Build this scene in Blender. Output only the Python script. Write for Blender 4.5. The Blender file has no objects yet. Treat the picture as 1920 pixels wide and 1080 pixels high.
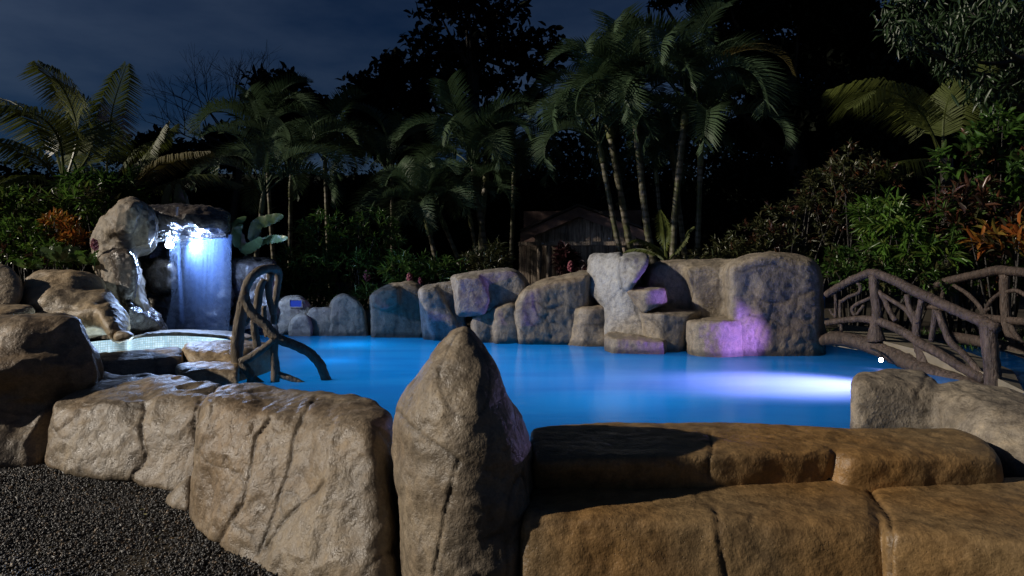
import bpy, bmesh, math, random
import numpy as np
from mathutils import Vector, Matrix, Quaternion
random.seed(7); RS = np.random.RandomState(11)
R = math.radians
S = bpy.context.scene
COL = S.collection
# ------------------------------------------------------------------ camera
FPX, HOR, EYE = 1280.0, 500.0, 1.1            # focal length in 1920-wide pixels, horizon row, eye above the pool water
cam = bpy.data.cameras.new('camera'); camo = bpy.data.objects.new('camera', cam); COL.objects.link(camo)
cam.sensor_width = 36; cam.lens = 36*FPX/1920; cam.shift_y = -(540-HOR)/1920
cam.clip_start = 0.05; cam.clip_end = 600
camo.location = (0, 0, EYE); camo.rotation_euler = (R(90), 0, 0); S.camera = camo
# ------------------------------------------------------------------ sky
SUN_DIR = Vector((0.91, 0.18, -0.42)).normalized()
SUN_STRENGTH = 3.3
W = bpy.data.worlds.new('World'); S.world = W; W.use_nodes = True
nt = W.node_tree; nt.nodes.clear()
out = nt.nodes.new('ShaderNodeOutputWorld'); bg = nt.nodes.new('ShaderNodeBackground')
sky = nt.nodes.new('ShaderNodeTexSky'); sky.sky_type = 'NISHITA'; sky.sun_disc = False
sky.sun_elevation = math.asin(-SUN_DIR.z); sky.sun_rotation = math.atan2(-SUN_DIR.x, -SUN_DIR.y)
tc = nt.nodes.new('ShaderNodeTexCoord'); mp = nt.nodes.new('ShaderNodeMapping'); mp.inputs['Scale'].default_value = (1.6, 1.6, 5.0)
nz = nt.nodes.new('ShaderNodeTexNoise'); nz.inputs['Scale'].default_value = 1.5; nz.inputs['Detail'].default_value = 6; nz.inputs['Roughness'].default_value = 0.55
rp = nt.nodes.new('ShaderNodeValToRGB'); rp.color_ramp.elements[0].position = 0.40; rp.color_ramp.elements[1].position = 0.68
rp.color_ramp.elements[0].color = (0.13, 0.28, 0.54, 1); rp.color_ramp.elements[1].color = (0.62, 0.70, 0.92, 1)
mul = nt.nodes.new('ShaderNodeMix'); mul.data_type = 'RGBA'; mul.blend_type = 'MULTIPLY'; mul.inputs[0].default_value = 1
nt.links.new(tc.outputs['Generated'], mp.inputs['Vector']); nt.links.new(mp.outputs[0], nz.inputs['Vector'])
nt.links.new(nz.outputs[0], rp.inputs[0]); nt.links.new(sky.outputs[0], mul.inputs[6]); nt.links.new(rp.outputs[0], mul.inputs[7])
nt.links.new(mul.outputs[2], bg.inputs[0]); nt.links.new(bg.outputs[0], out.inputs[0])
bg.inputs[1].default_value = 0.021
# ------------------------------------------------------------------ the one sun lamp (night key light from the left)
sl = bpy.data.lights.new('key_sun', 'SUN'); sl.energy = SUN_STRENGTH; sl.angle = R(0.8); sl.color = (1.0, 0.89, 0.75)
so = bpy.data.objects.new('key_sun', sl); COL.objects.link(so); so.rotation_euler = SUN_DIR.to_track_quat('-Z', 'Y').to_euler()
S.view_settings.view_transform = 'Standard'; S.view_settings.look = 'None'; S.view_settings.exposure = 0.0; S.view_settings.gamma = 1
S.view_settings.use_curve_mapping = False
S.cycles.use_denoising = True; S.cycles.max_bounces = 6; S.cycles.diffuse_bounces = 3; S.cycles.glossy_bounces = 2
S.cycles.transmission_bounces = 4; S.cycles.transparent_max_bounces = 16; S.cycles.caustics_reflective = False; S.cycles.caustics_refractive = False
S.cycles.sample_clamp_indirect = 3.0

# ================================================================== helpers
def P(px, py, Y):
    return Vector(((px-960)/FPX*Y, Y, EYE-(py-HOR)/FPX*Y))
def tag(o, label=None, cat=None, group=None, kind=None):
    if label: o['label'] = label
    if cat: o['category'] = cat
    if group: o['group'] = group
    if kind: o['kind'] = kind
    return o
def empty(name, loc=(0, 0, 0)):
    o = bpy.data.objects.new(name, None); COL.objects.link(o); o.location = loc; o.empty_display_size = .1; return o
def link(name, me, mat=None, parent=None):
    o = bpy.data.objects.new(name, me); COL.objects.link(o)
    if mat is not None and len(me.materials) == 0: me.materials.append(mat)
    if parent is not None: o.parent = parent
    return o
def mk(name, V, F, mat=None, parent=None, smooth=True, origin=None):
    V = np.asarray(V, dtype=np.float32)
    if origin is not None: V = V-np.asarray(origin, dtype=np.float32)
    me = bpy.data.meshes.new(name)
    if isinstance(F, np.ndarray) and F.ndim == 2:
        n, k = F.shape
        me.vertices.add(len(V)); me.vertices.foreach_set('co', V.ravel())
        me.loops.add(n*k); me.loops.foreach_set('vertex_index', F.astype(np.int32).ravel())
        me.polygons.add(n); me.polygons.foreach_set('loop_start', np.arange(0, n*k, k, dtype=np.int32))
        me.polygons.foreach_set('loop_total', np.full(n, k, dtype=np.int32)); me.update(calc_edges=True)
    else:
        me.from_pydata([tuple(map(float, v)) for v in V], [], [tuple(int(i) for i in f) for f in F])
    if smooth: me.polygons.foreach_set('use_smooth', np.ones(len(me.polygons), dtype=bool))
    me.update()
    o = link(name, me, mat, parent)
    if origin is not None: o.location = origin
    return o
def set_attr(o, name, vals):
    a = o.data.attributes.new(name, 'FLOAT', 'POINT'); a.data.foreach_set('value', np.asarray(vals, dtype=np.float32))
class MB:
    def __init__(s): s.V = []; s.F = []
    def add(s, V, F):
        b = len(s.V); s.V += [tuple(v) for v in V]; s.F += [tuple(i+b for i in f) for f in F]
    def box(s, c, d, rot=None):
        M = rot if rot is not None else Matrix.Identity(3)
        vs = [Vector(c)+M @ Vector((d[0]/2*i, d[1]/2*j, d[2]/2*k)) for i in (-1, 1) for j in (-1, 1) for k in (-1, 1)]
        s.add(vs, [(0, 1, 3, 2), (4, 6, 7, 5), (0, 4, 5, 1), (2, 3, 7, 6), (0, 2, 6, 4), (1, 5, 7, 3)])
    def tube(s, pts, rad, n=8, sub=4, caps=True, bump=0.0):
        pts = [Vector(p) for p in pts]
        if not hasattr(rad, '__len__'): rad = [rad]*len(pts)
        Q, q = catmull(pts, rad, sub)
        rings = []; up = Vector((0.31, 0.17, 0.93)).normalized(); V = []
        for i, p in enumerate(Q):
            t = (Q[min(i+1, len(Q)-1)]-Q[max(i-1, 0)]).normalized()
            a = t.cross(up)
            if a.length < 1e-3: a = t.cross(Vector((1, 0, 0)))
            a.normalize(); b = a.cross(t); up = b if b.length > 0 else up
            for k in range(n):
                w = 2*math.pi*k/n; r = q[i]*(1+(random.uniform(-bump, bump) if bump else 0))
                V.append(p+a*math.cos(w)*r+b*math.sin(w)*r)
        F = []
        for i in range(len(Q)-1):
            for k in range(n):
                F.append((i*n+k, i*n+(k+1) % n, (i+1)*n+(k+1) % n, (i+1)*n+k))
        if caps:
            V.append(Q[0]); V.append(Q[-1]); c0 = len(V)-2; m = (len(Q)-1)*n
            for k in range(n):
                F.append((c0, (k+1) % n, k)); F.append((c0+1, m+k, m+(k+1) % n))
        s.add(V, F)
    def build(s, name, mat, parent=None, smooth=True, origin=None):
        return mk(name, s.V, s.F, mat, parent, smooth, origin)
def catmull(pts, rad, sub):
    Q = []; q = []
    n = len(pts)
    for i in range(n-1):
        p0, p1, p2, p3 = pts[max(i-1, 0)], pts[i], pts[i+1], pts[min(i+2, n-1)]
        for k in range(sub):
            t = k/sub
            Q.append(0.5*((2*p1)+(p2-p0)*t+(2*p0-5*p1+4*p2-p3)*t*t+(3*p1-p0-3*p2+p3)*t**3)); q.append(rad[i]*(1-t)+rad[i+1]*t)
    Q.append(pts[-1]); q.append(rad[-1]); return Q, q
# ---- noise
_T = np.random.RandomState(3).rand(64, 64, 64).astype(np.float32)*2-1
def vnoise(p):
    p = np.asarray(p, dtype=np.float32); i = np.floor(p).astype(int); f = p-i; f = f*f*(3-2*f); i &= 63; j = (i+1) & 63
    x0, y0, z0 = i.T; x1, y1, z1 = j.T; fx, fy, fz = f.T
    a = _T[x0, y0, z0]*(1-fx)+_T[x1, y0, z0]*fx; b = _T[x0, y1, z0]*(1-fx)+_T[x1, y1, z0]*fx
    c = _T[x0, y0, z1]*(1-fx)+_T[x1, y0, z1]*fx; d = _T[x0, y1, z1]*(1-fx)+_T[x1, y1, z1]*fx
    return (a*(1-fy)+b*fy)*(1-fz)+(c*(1-fy)+d*fy)*fz
def fbm(p, o=3):
    r = 0; a = 1.0; p = np.asarray(p, dtype=np.float32)
    for k in range(o): r = r+a*vnoise(p*(2.03**k)+k*17.3); a *= .5
    return r
# ---- rocks: smooth union of rounded convex hulls, meshed with surface nets, then carved
def hull_planes(pts):
    bm = bmesh.new()
    for p in pts: bm.verts.new(p)
    bmesh.ops.convex_hull(bm, input=bm.verts)
    bm.normal_update(); pl = []
    c = sum((Vector(p) for p in pts), Vector())/len(pts)
    for f in bm.faces:
        n = f.normal.copy(); d = n.dot(f.calc_center_median())
        if n.dot(c)-d > 0: n = -n; d = -d
        if f.calc_area() > 1e-6: pl.append((n.x, n.y, n.z, d, *f.calc_center_median(), f.calc_area()))
    bm.free(); return np.array(pl)
def surf_nets(Fd, o, h):
    s = Fd < 0; nx, ny, nz_ = Fd.shape
    C = [s[i:nx-1+i, j:ny-1+j, k:nz_-1+k] for i in (0, 1) for j in (0, 1) for k in (0, 1)]
    cnt = sum(c.astype(np.int8) for c in C); m = (cnt > 0) & (cnt < 8)
    I = np.argwhere(m); idx = -np.ones(m.shape, dtype=np.int64); idx[m] = np.arange(len(I))
    acc = np.zeros((len(I), 3)); num = np.zeros(len(I))
    cs = [(i, j, k) for i in (0, 1) for j in (0, 1) for k in (0, 1)]
    for a in cs:
        for ax in range(3):
            if a[ax]: continue
            b = list(a); b[ax] = 1
            fa = Fd[I[:, 0]+a[0], I[:, 1]+a[1], I[:, 2]+a[2]]; fb = Fd[I[:, 0]+b[0], I[:, 1]+b[1], I[:, 2]+b[2]]
            x = (fa < 0) != (fb < 0); t = np.where(x, fa/np.where(x, fa-fb, 1), 0)
            q = np.tile(np.array(a, float), (len(I), 1)); q[:, ax] += t
            acc[x] += q[x]; num[x] += 1
    V = (I+acc/num[:, None])*h+o
    Fs = []
    for ax in range(3):
        sl0 = [slice(1, -1)]*3; sl1 = [slice(1, -1)]*3
        sl0[ax] = slice(0, -1); sl1[ax] = slice(1, None)
        a = s[tuple(sl0)]; b = s[tuple(sl1)]
        E = np.argwhere(a != b); off = np.array([1, 1, 1]); off[ax] = 0; E = E+off
        u, v = [(1, 2), (2, 0), (0, 1)][ax]
        du = np.zeros(3, int); du[u] = 1; dv = np.zeros(3, int); dv[v] = 1
        g = lambda e: idx[e[:, 0], e[:, 1], e[:, 2]]
        q = np.stack([g(E-du-dv), g(E-dv), g(E), g(E-du)], 1)
        inside = s[E[:, 0], E[:, 1], E[:, 2]]
        q[~inside] = q[~inside][:, ::-1]
        Fs.append(q[(q >= 0).all(1)])
    return V, np.concatenate(Fs)
def vnormals(V, F):
    n = np.cross(V[F[:, 2]]-V[F[:, 0]], V[F[:, 3]]-V[F[:, 1]]); N = np.zeros_like(V)
    for k in range(4): np.add.at(N, F[:, k], n)
    return N/(np.linalg.norm(N, axis=1)[:, None]+1e-9)
def seg_dist(X, poly):
    best = np.full(len(X), 1e9)
    for a, b in zip(poly[:-1], poly[1:]):
        a = np.array(a, float); b = np.array(b, float); ab = b-a
        t = np.clip(((X-a) @ ab)/(ab @ ab), 0, 1); best = np.minimum(best, np.linalg.norm(X-(a+t[:, None]*ab), axis=1))
    return best
CRD, CRW = .75, .62
def rock_mesh(hulls, h=0.03, r=0.035, k=0.05, amp=(.03, .012, .004), cracks=(), seed=0, veins=0.0, dents=0.0, grow=0.006, ridge=0.0):
    pts = np.array([p for H in hulls for p in H]); lo = pts.min(0)-4*h; hi = pts.max(0)+4*h
    n = np.ceil((hi-lo)/h).astype(int)+1
    ax = [lo[i]+np.arange(n[i])*h for i in range(3)]
    fld = None
    for H in hulls:
        acc = np.zeros(n, dtype=np.float32)
        PL = hull_planes(H); cen = PL[:, 4:7]
        vv = np.clip((cen @ PL[:, :3].T-PL[None, :, 3])/r, -30, 30); bias = np.average(r*np.log(np.exp(vv).sum(1)), weights=PL[:, 7])
        for a, b, c, d in PL[:, :4]:
            v = (ax[0]*a)[:, None, None]+(ax[1]*b)[None, :, None]+(ax[2]*c-d)[None, None, :]
            acc += np.exp(np.clip(v/r, -30, 30).astype(np.float32))
        f = r*np.log(acc+1e-20)-bias-grow
        if fld is None: fld = f
        else:
            hh = np.clip(.5+.5*(f-fld)/k, 0, 1); fld = f*(1-hh)+fld*hh-k*hh*(1-hh)
    V, F = surf_nets(fld, lo, h)
    N = vnormals(V, F); s = seed*7.31
    d = amp[0]*fbm(V*1.6+s, 2)+amp[1]*fbm(V*6+s, 3)+amp[2]*fbm(V*22+s, 2)
    if ridge: d += ridge*(1-3.2*np.abs(vnoise(V*3.1+s+11)+.35*vnoise(V*8+s)))
    if dents: d -= dents*np.clip(fbm(V*9+s+40, 2)-.25, 0, 1)
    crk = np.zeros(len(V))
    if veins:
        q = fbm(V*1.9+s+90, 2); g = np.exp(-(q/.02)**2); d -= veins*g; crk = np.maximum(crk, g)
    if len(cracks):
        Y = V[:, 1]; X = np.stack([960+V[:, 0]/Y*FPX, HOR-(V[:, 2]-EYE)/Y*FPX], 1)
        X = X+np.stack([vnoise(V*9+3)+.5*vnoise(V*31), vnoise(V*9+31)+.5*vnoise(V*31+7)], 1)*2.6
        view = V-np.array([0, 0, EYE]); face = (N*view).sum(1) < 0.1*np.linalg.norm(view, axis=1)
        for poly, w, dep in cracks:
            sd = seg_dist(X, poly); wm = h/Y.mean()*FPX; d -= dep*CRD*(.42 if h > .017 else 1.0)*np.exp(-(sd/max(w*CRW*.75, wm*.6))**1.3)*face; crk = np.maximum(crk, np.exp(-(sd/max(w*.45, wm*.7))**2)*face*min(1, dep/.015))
    V = V+N*d[:, None]
    return V, F, crk
def rock(name, hulls, mat, label=None, cat='boulder', group=None, parent=None, kind=None, **kw):
    V, F, crk = rock_mesh(hulls, **kw)
    o0 = np.array([V[:, 0].mean(), V[:, 1].mean(), V[:, 2].min()])
    o = mk(name, V, F, mat, parent, True, tuple(o0))
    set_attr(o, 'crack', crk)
    if parent is None: tag(o, label, cat, group, kind)
    return o
def ring(outline, rings, pivot=None):
    n = len(outline); cx = sum(p[0] for p in outline)/n; cy = sum(p[1] for p in outline)/n
    if pivot: cx, cy = pivot
    return [P(cx+s*(x-cx), cy+s*(y-cy), Y) for s, Y in rings for x, y in outline]
def slab(outline, Yf, Yb, f=.84, b=.88, pivot=None):
    d = Yb-Yf
    return ring(outline, [(f, Yf), (1, Yf+.22*d), (.98, Yf+.6*d), (b, Yb)], pivot)

# ================================================================== materials
MATS = {}
class NB:
    def __init__(s, name):
        m = bpy.data.materials.new(name); m.use_nodes = True; s.m = m; s.t = m.node_tree; s.t.nodes.clear()
        s.out = s.n('ShaderNodeOutputMaterial')
    def n(s, typ, **kw):
        x = s.t.nodes.new(typ)
        for k, v in kw.items(): setattr(x, k, v)
        return x
    def l(s, a, b): s.t.links.new(a, b)
    def noise(s, vec, scale, detail=3, rough=.55, dist=0):
        x = s.n('ShaderNodeTexNoise'); x.inputs['Scale'].default_value = scale; x.inputs['Detail'].default_value = detail
        x.inputs['Roughness'].default_value = rough; x.inputs['Distortion'].default_value = dist
        if vec is not None: s.l(vec, x.inputs['Vector'])
        return x.outputs[0]
    def ramp(s, fac, stops):
        x = s.n('ShaderNodeValToRGB'); e = x.color_ramp.elements
        while len(e) < len(stops): e.new(.5)
        for i, (p, c) in enumerate(stops): e[i].position = p; e[i].color = (*c, 1) if len(c) == 3 else c
        s.l(fac, x.inputs[0]); return x.outputs[0]
    def mix(s, fac, a, b, mode='MIX'):
        x = s.n('ShaderNodeMix', data_type='RGBA', blend_type=mode)
        for v, i in ((fac, 0), (a, 6), (b, 7)):
            if hasattr(v, 'is_output'): s.l(v, x.inputs[i])
            else: x.inputs[i].default_value = (*v, 1) if hasattr(v, '__len__') else v
        return x.outputs[2]
    def math(s, op, a, b=0.0):
        x = s.n('ShaderNodeMath', operation=op)
        for v, i in ((a, 0), (b, 1)):
            if hasattr(v, 'is_output'): s.l(v, x.inputs[i])
            else: x.inputs[i].default_value = v
        return x.outputs[0]
    def bump(s, hgt, strength, dist, nrm=None):
        x = s.n('ShaderNodeBump'); x.inputs['Strength'].default_value = strength; x.inputs['Distance'].default_value = dist
        s.l(hgt, x.inputs['Height'])
        if nrm is not None: s.l(nrm, x.inputs['Normal'])
        return x.outputs[0]
    def attr(s, name):
        x = s.n('ShaderNodeAttribute'); x.attribute_name = name; return x.outputs['Fac']
    def pos(s): return s.n('ShaderNodeNewGeometry').outputs['Position']
    def prin(s, col, rough=.5, nrm=None, spec=.5, **kw):
        x = s.n('ShaderNodeBsdfPrincipled')
        for v, k in ((col, 'Base Color'), (rough, 'Roughness')):
            if hasattr(v, 'is_output'): s.l(v, x.inputs[k])
            else: x.inputs[k].default_value = (*v, 1) if hasattr(v, '__len__') else v
        x.inputs['Specular IOR Level'].default_value = spec
        if nrm is not None: s.l(nrm, x.inputs['Normal'])
        for k, v in kw.items(): x.inputs[k].default_value = v
        return x.outputs[0]
    def done(s, sh): s.l(sh, s.out.inputs[0]); return s.m
def mat_rock(name, c1, c2, c3, stain=.5, rough=(.38, .7), bump=1.0, wetline=False):
    b = NB(name); p = b.pos()
    n1 = b.noise(p, 2.3, 5, .6, .4); n2 = b.noise(p, 0.9, 3, .5); n3 = b.noise(p, 14, 5, .65); n4 = b.noise(p, 70, 3, .6)
    col = b.mix(b.ramp(n1, [(.38, (0, 0, 0)), (.62, (1, 1, 1))]), c1, c2)
    col = b.mix(b.math('MULTIPLY', b.ramp(n2, [(.45, (0, 0, 0)), (.62, (1, 1, 1))]), stain), col, c3)
    col = b.mix(.75, col, b.ramp(n3, [(.28, (.35, .32, .30)), (.5, (1, 1, 1)), (.74, (1.5, 1.42, 1.3))]), 'MULTIPLY')
    col = b.mix(.6, col, b.ramp(n4, [(.3, (.6, .6, .6)), (.7, (1.25, 1.25, 1.25))]), 'MULTIPLY')
    streak = b.n('ShaderNodeMapping'); streak.inputs['Scale'].default_value = (9, 9, .9); b.l(p, streak.inputs['Vector'])
    sn = b.noise(streak.outputs[0], 1.0, 4, .6)
    col = b.mix(.55, col, b.ramp(sn, [(.32, (.5, .48, .46)), (.55, (1, 1, 1))]), 'MULTIPLY')
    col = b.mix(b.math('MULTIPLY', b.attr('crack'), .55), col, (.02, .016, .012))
    sz_ = b.n('ShaderNodeSeparateXYZ'); b.l(p, sz_.inputs[0])   # waterline: the stone stays wet a hand's breadth above the pool
    wet = b.n('ShaderNodeMapRange'); b.l(b.math('ADD', sz_.outputs[2], b.math('MULTIPLY', n1, -.10)), wet.inputs[0]); wet.inputs[1].default_value = .045; wet.inputs[2].default_value = -.01
    if wetline: col = b.mix(b.math('MULTIPLY', wet.outputs[0], .7), col, (.035, .03, .024))
    pit = b.n('ShaderNodeTexVoronoi'); pit.inputs['Scale'].default_value = 55; b.l(p, pit.inputs['Vector'])
    pm = b.math('MULTIPLY', b.ramp(pit.outputs['Distance'], [(.08, (1, 1, 1)), (.22, (0, 0, 0))]), b.ramp(b.noise(p, 5, 3), [(.5, (0, 0, 0)), (.6, (1, 1, 1))]))
    col = b.mix(b.math('MULTIPLY', pm, .45), col, (.05, .04, .03))
    vo = b.n('ShaderNodeTexVoronoi'); vo.inputs['Scale'].default_value = 26; b.l(p, vo.inputs['Vector'])
    nr = b.bump(b.noise(p, 7, 4, .6), .3*bump, .03)
    nr = b.bump(vo.outputs['Distance'], .10*bump, .012, nr)
    nr = b.bump(n3, .55*bump, .02, nr); nr = b.bump(n4, .7*bump, .007, nr); nr = b.bump(b.math('SUBTRACT', 1.0, pm), .6*bump, .006, nr)
    ro = b.n('ShaderNodeMapRange'); b.l(n3, ro.inputs[0]); ro.inputs[1].default_value = .3; ro.inputs[2].default_value = .7
    ro.inputs[3].default_value = rough[0]; ro.inputs[4].default_value = rough[1]
    return b.done(b.prin(col, ro.outputs[0], nr, .5))
TAN = mat_rock('stone_tan', (.265, .215, .15), (.185, .152, .112), (.235, .15, .075), .5, (.34, .66), .8)
TAN_LIT = mat_rock('stone_tan_lit', (.40, .315, .205), (.29, .235, .165), (.36, .24, .11), .5, (.32, .65))  # lightened tan: paints in front light that these rocks do not receive
ORANGE = mat_rock('stone_ochre', (.28, .185, .085), (.205, .14, .07), (.28, .15, .045), .7, (.34, .62), .65)
GREY = mat_rock('stone_grey', (.31, .265, .20), (.215, .185, .145), (.28, .20, .125), .5, (.45, .75), 1.1, True)
PALE = mat_rock('stone_pale', (.32, .29, .245), (.24, .215, .185), (.36, .39, .42), .6, (.4, .7), 1.1, True)  # pale mineral stain; bluish waterfall light is partly painted into it too
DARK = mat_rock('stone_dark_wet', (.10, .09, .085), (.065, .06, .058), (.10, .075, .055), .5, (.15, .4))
def mat_simple(name, c, rough=.6, spec=.4, var=.3, scale=8, bump=.3, metal=0):
    b = NB(name); p = b.pos(); n = b.noise(p, scale, 5, .6)
    col = b.mix(1, c, b.ramp(n, [(.25, (1-var,)*3), (.75, (1+var,)*3)]), 'MULTIPLY')
    return b.done(b.prin(col, rough, b.bump(b.noise(p, scale*5, 3), bump, .01), spec, Metallic=metal))
def mat_bark(name, c1, c2, scale=1.0, zs=.25):
    b = NB(name); p = b.n('ShaderNodeTexCoord').outputs['Object']
    m = b.n('ShaderNodeMapping'); m.inputs['Scale'].default_value = (1, 1, zs); b.l(p, m.inputs['Vector'])
    n = b.noise(m.outputs[0], 30*scale, 5, .65, .6); n2 = b.noise(p, 5*scale, 3)
    col = b.mix(b.ramp(n, [(.35, (0, 0, 0)), (.65, (1, 1, 1))]), c1, c2)
    col = b.mix(.5, col, b.ramp(n2, [(.3, (.5, .5, .5)), (.7, (1.3, 1.3, 1.3))]), 'MULTIPLY')
    return b.done(b.prin(col, .55, b.bump(n2, .5, .03, b.bump(n, 1.0, .03)), .45))
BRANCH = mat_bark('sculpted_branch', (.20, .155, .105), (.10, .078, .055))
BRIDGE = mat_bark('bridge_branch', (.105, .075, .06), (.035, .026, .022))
BARK = mat_bark('dark_bark', (.022, .018, .013), (.012, .010, .008), .4)
def mat_leaf(name, cols, rough=.38, trans=.25, spec=.5):
    """cols: ramp of leaf colours; every leaf takes one by its own 'tint' value (attribute on joined foliage, object random on single leaves)"""
    b = NB(name)
    oi = b.n('ShaderNodeObjectInfo'); t = b.math('FRACT', b.math('ADD', b.attr('tint'), oi.outputs['Random']))
    st = [(i/(len(cols)-1), c) for i, c in enumerate(cols)]
    col = b.ramp(t, st)
    n = b.noise(b.pos(), 22, 3); col = b.mix(.6, col, b.ramp(n, [(.3, (.6, .6, .6)), (.7, (1.3, 1.3, 1.3))]), 'MULTIPLY')
    pr = b.prin(col, rough, None, spec)
    tr = b.n('ShaderNodeBsdfTranslucent'); b.l(col, tr.inputs[0])
    mx = b.n('ShaderNodeMixShader'); mx.inputs[0].default_value = trans; b.l(pr, mx.inputs[1]); b.l(tr.outputs[0], mx.inputs[2])
    return b.done(mx.outputs[0])
PALMLEAF = mat_leaf('palm_leaf', [(.048, .085, .04), (.066, .105, .054), (.042, .075, .038)], .5, .22, .25)
BRIGHTLEAF = mat_leaf('bright_leaf', [(.07, .16, .025), (.11, .22, .035), (.06, .12, .025), (.16, .22, .04)], .32, .4)
COCOLEAF = mat_leaf('coconut_leaf', [(.08, .105, .02), (.10, .12, .025), (.07, .09, .025)], .4, .25)
YELLOWFROND = mat_leaf('yellowed_frond', [(.10, .085, .02), (.08, .075, .02), (.11, .08, .025)], .45, .25)
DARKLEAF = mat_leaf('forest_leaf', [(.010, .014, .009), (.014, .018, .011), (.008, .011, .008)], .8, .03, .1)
GREENLEAF = mat_leaf('green_leaf', [(.04, .10, .018), (.07, .15, .025), (.035, .08, .02), (.085, .14, .035)], .3, .35)
OLIVELEAF = mat_leaf('olive_leaf', [(.045, .06, .02), (.06, .055, .02), (.035, .05, .02), (.07, .07, .03)], .35, .2)
CROTON = mat_leaf('croton_leaf', [(.06, .03, .02), (.10, .035, .02), (.045, .05, .02), (.05, .03, .035), (.14, .055, .02)], .3, .2)
REDLEAF = mat_leaf('orange_croton_leaf', [(.34, .09, .025), (.42, .16, .03), (.26, .15, .03), (.16, .15, .03)], .35, .4)
TIPLANT = mat_leaf('dark_red_leaf', [(.035, .012, .014), (.05, .015, .02), (.03, .012, .012)], .4, .1)
WEEP = mat_leaf('hanging_leaf', [(.022, .045, .016), (.03, .06, .02), (.018, .038, .014)], .42, .15)
BANANA = mat_leaf('broad_leaf', [(.07, .12, .04), (.09, .14, .06), (.06, .10, .04)], .4, .25)
PINK = mat_leaf('pink_flower', [(.30, .06, .09), (.36, .12, .14)], .5, .3)
def mat_palmtrunk():
    b = NB('palm_trunk'); p = b.n('ShaderNodeTexCoord').outputs['Object']
    sp = b.n('ShaderNodeSeparateXYZ'); b.l(p, sp.inputs[0])
    n = b.noise(p, 3, 4); w = b.math('SINE', b.math('MULTIPLY', sp.outputs[2], 42.0))
    col = b.mix(b.ramp(n, [(.42, (0, 0, 0)), (.6, (1, 1, 1))]), (.075, .085, .03), (.20, .18, .145))
    col = b.mix(b.ramp(w, [(.0, (0, 0, 0)), (.9, (1, 1, 1))]), col, (.07, .065, .035))
    return b.done(b.prin(col, .5, None, .4))
PTRUNK = mat_palmtrunk()
SHAFT = mat_simple('crownshaft', (.12, .13, .05), .4, .5, .4, 6)

# ================================================================== ground
POOL = [(-4.3, 11.6), (0.2, 11.0), (2.4, 10.2), (4.2, 9.6), (7.5, 9.6), (7.5, 6.4), (4.2, 5.4), (2.9, 4.3), (2.4, 3.95), (0.0, 3.95), (-0.7, 4.2), (-1.7, 4.7), (-2.7, 5.5), (-4.4, 6.2), (-4.4, 7.0), (-2.65, 7.0), (-3.5, 8.6), (-4.4, 10.4)]
def inside(X, Yv, poly):
    r = np.zeros(X.shape, bool); j = len(poly)-1
    for i in range(len(poly)):
        xi, yi = poly[i]; xj, yj = poly[j]
        c = ((yi > Yv) != (yj > Yv)) & (X < (xj-xi)*(Yv-yi)/((yj-yi) if yj != yi else 1e-9)+xi); r ^= c; j = i
    return r
def pool_dist(X, Yv):
    pts = np.stack([X.ravel(), Yv.ravel()], 1); return seg_dist(pts, POOL+[POOL[0]]).reshape(X.shape)
def ground_z(X, Yv):
    front = np.interp(X, [-9, -5, -2.2, -.6, 2.4, 3.2, 5], [6.8, 6.2, 5.2, 3.7, 3.4, 4.6, 4.8])   # the garden level starts here
    z = np.where(Yv < front, -0.5, 0.05)
    z = z+np.clip((Yv-11.5)*.03, 0, .5)
    z = np.where(inside(X, Yv, [(-5.6, 7.0), (-3.0, 7.0), (-2.9, 8.3), (-5.6, 8.9)]), -.9, z)
    z = np.where(inside(X, Yv, POOL) | (pool_dist(X, Yv) < .25), -1.9, z)
    return z
gx = np.concatenate([np.linspace(-220, -16, 14)[:-1], np.arange(-16, 16.01, .25), np.linspace(16, 220, 14)[1:]])
gy = np.concatenate([np.linspace(-120, -2, 8)[:-1], np.arange(-2, 26.01, .25), np.linspace(26, 380, 16)[1:]])
GX, GY = np.meshgrid(gx, gy, indexing='ij'); GZ = ground_z(GX, GY)+vnoise(np.stack([GX.ravel()*.9, GY.ravel()*.9, GX.ravel()*0], 1)).reshape(GX.shape)*.02
nX, nY = GX.shape; ii = np.arange(nX*nY).reshape(nX, nY)
GF = np.stack([ii[:-1, :-1].ravel(), ii[1:, :-1].ravel(), ii[1:, 1:].ravel(), ii[:-1, 1:].ravel()], 1)
tag(mk('ground', np.stack([GX.ravel(), GY.ravel(), GZ.ravel()], 1), GF, mat_simple('soil', (.05, .042, .03), .9, .2, .5, 3, .6)), 'dark garden soil around the pool', None, None, 'structure')
# gravel
def icosa():
    bm = bmesh.new(); [bm.verts.new(q) for q in ((1, 0, 0), (-1, 0, 0), (0, 1, 0), (0, -1, 0), (0, 0, 1), (0, 0, -1))]; bmesh.ops.convex_hull(bm, input=bm.verts)
    V = np.array([v.co[:] for v in bm.verts]); F = np.array([[v.index for v in f.verts] for f in bm.faces]); bm.free(); return V, F
IV, IF = icosa()
def rand_rot(n):
    q = RS.randn(n, 4); q /= np.linalg.norm(q, axis=1)[:, None]; w, x, y, z = q.T
    return np.stack([np.stack([1-2*(y*y+z*z), 2*(x*y-z*w), 2*(x*z+y*w)], 1), np.stack([2*(x*y+z*w), 1-2*(x*x+z*z), 2*(y*z-x*w)], 1), np.stack([2*(x*z-y*w), 2*(y*z+x*w), 1-2*(x*x+y*y)], 1)], 1)
GRAV = [(-4.9, 6.1), (-4.9, 2.9), (.4, 2.7), (.4, 3.2), (-.9, 3.9), (-2.0, 4.6), (-2.6, 5.2), (-4.0, 5.9)]
n = 140000; gxy = np.stack([RS.uniform(-4.9, .4, n), RS.uniform(2.8, 6.1, n)], 1); gxy = gxy[inside(gxy[:, 0], gxy[:, 1], GRAV)]; n = len(gxy)
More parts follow.
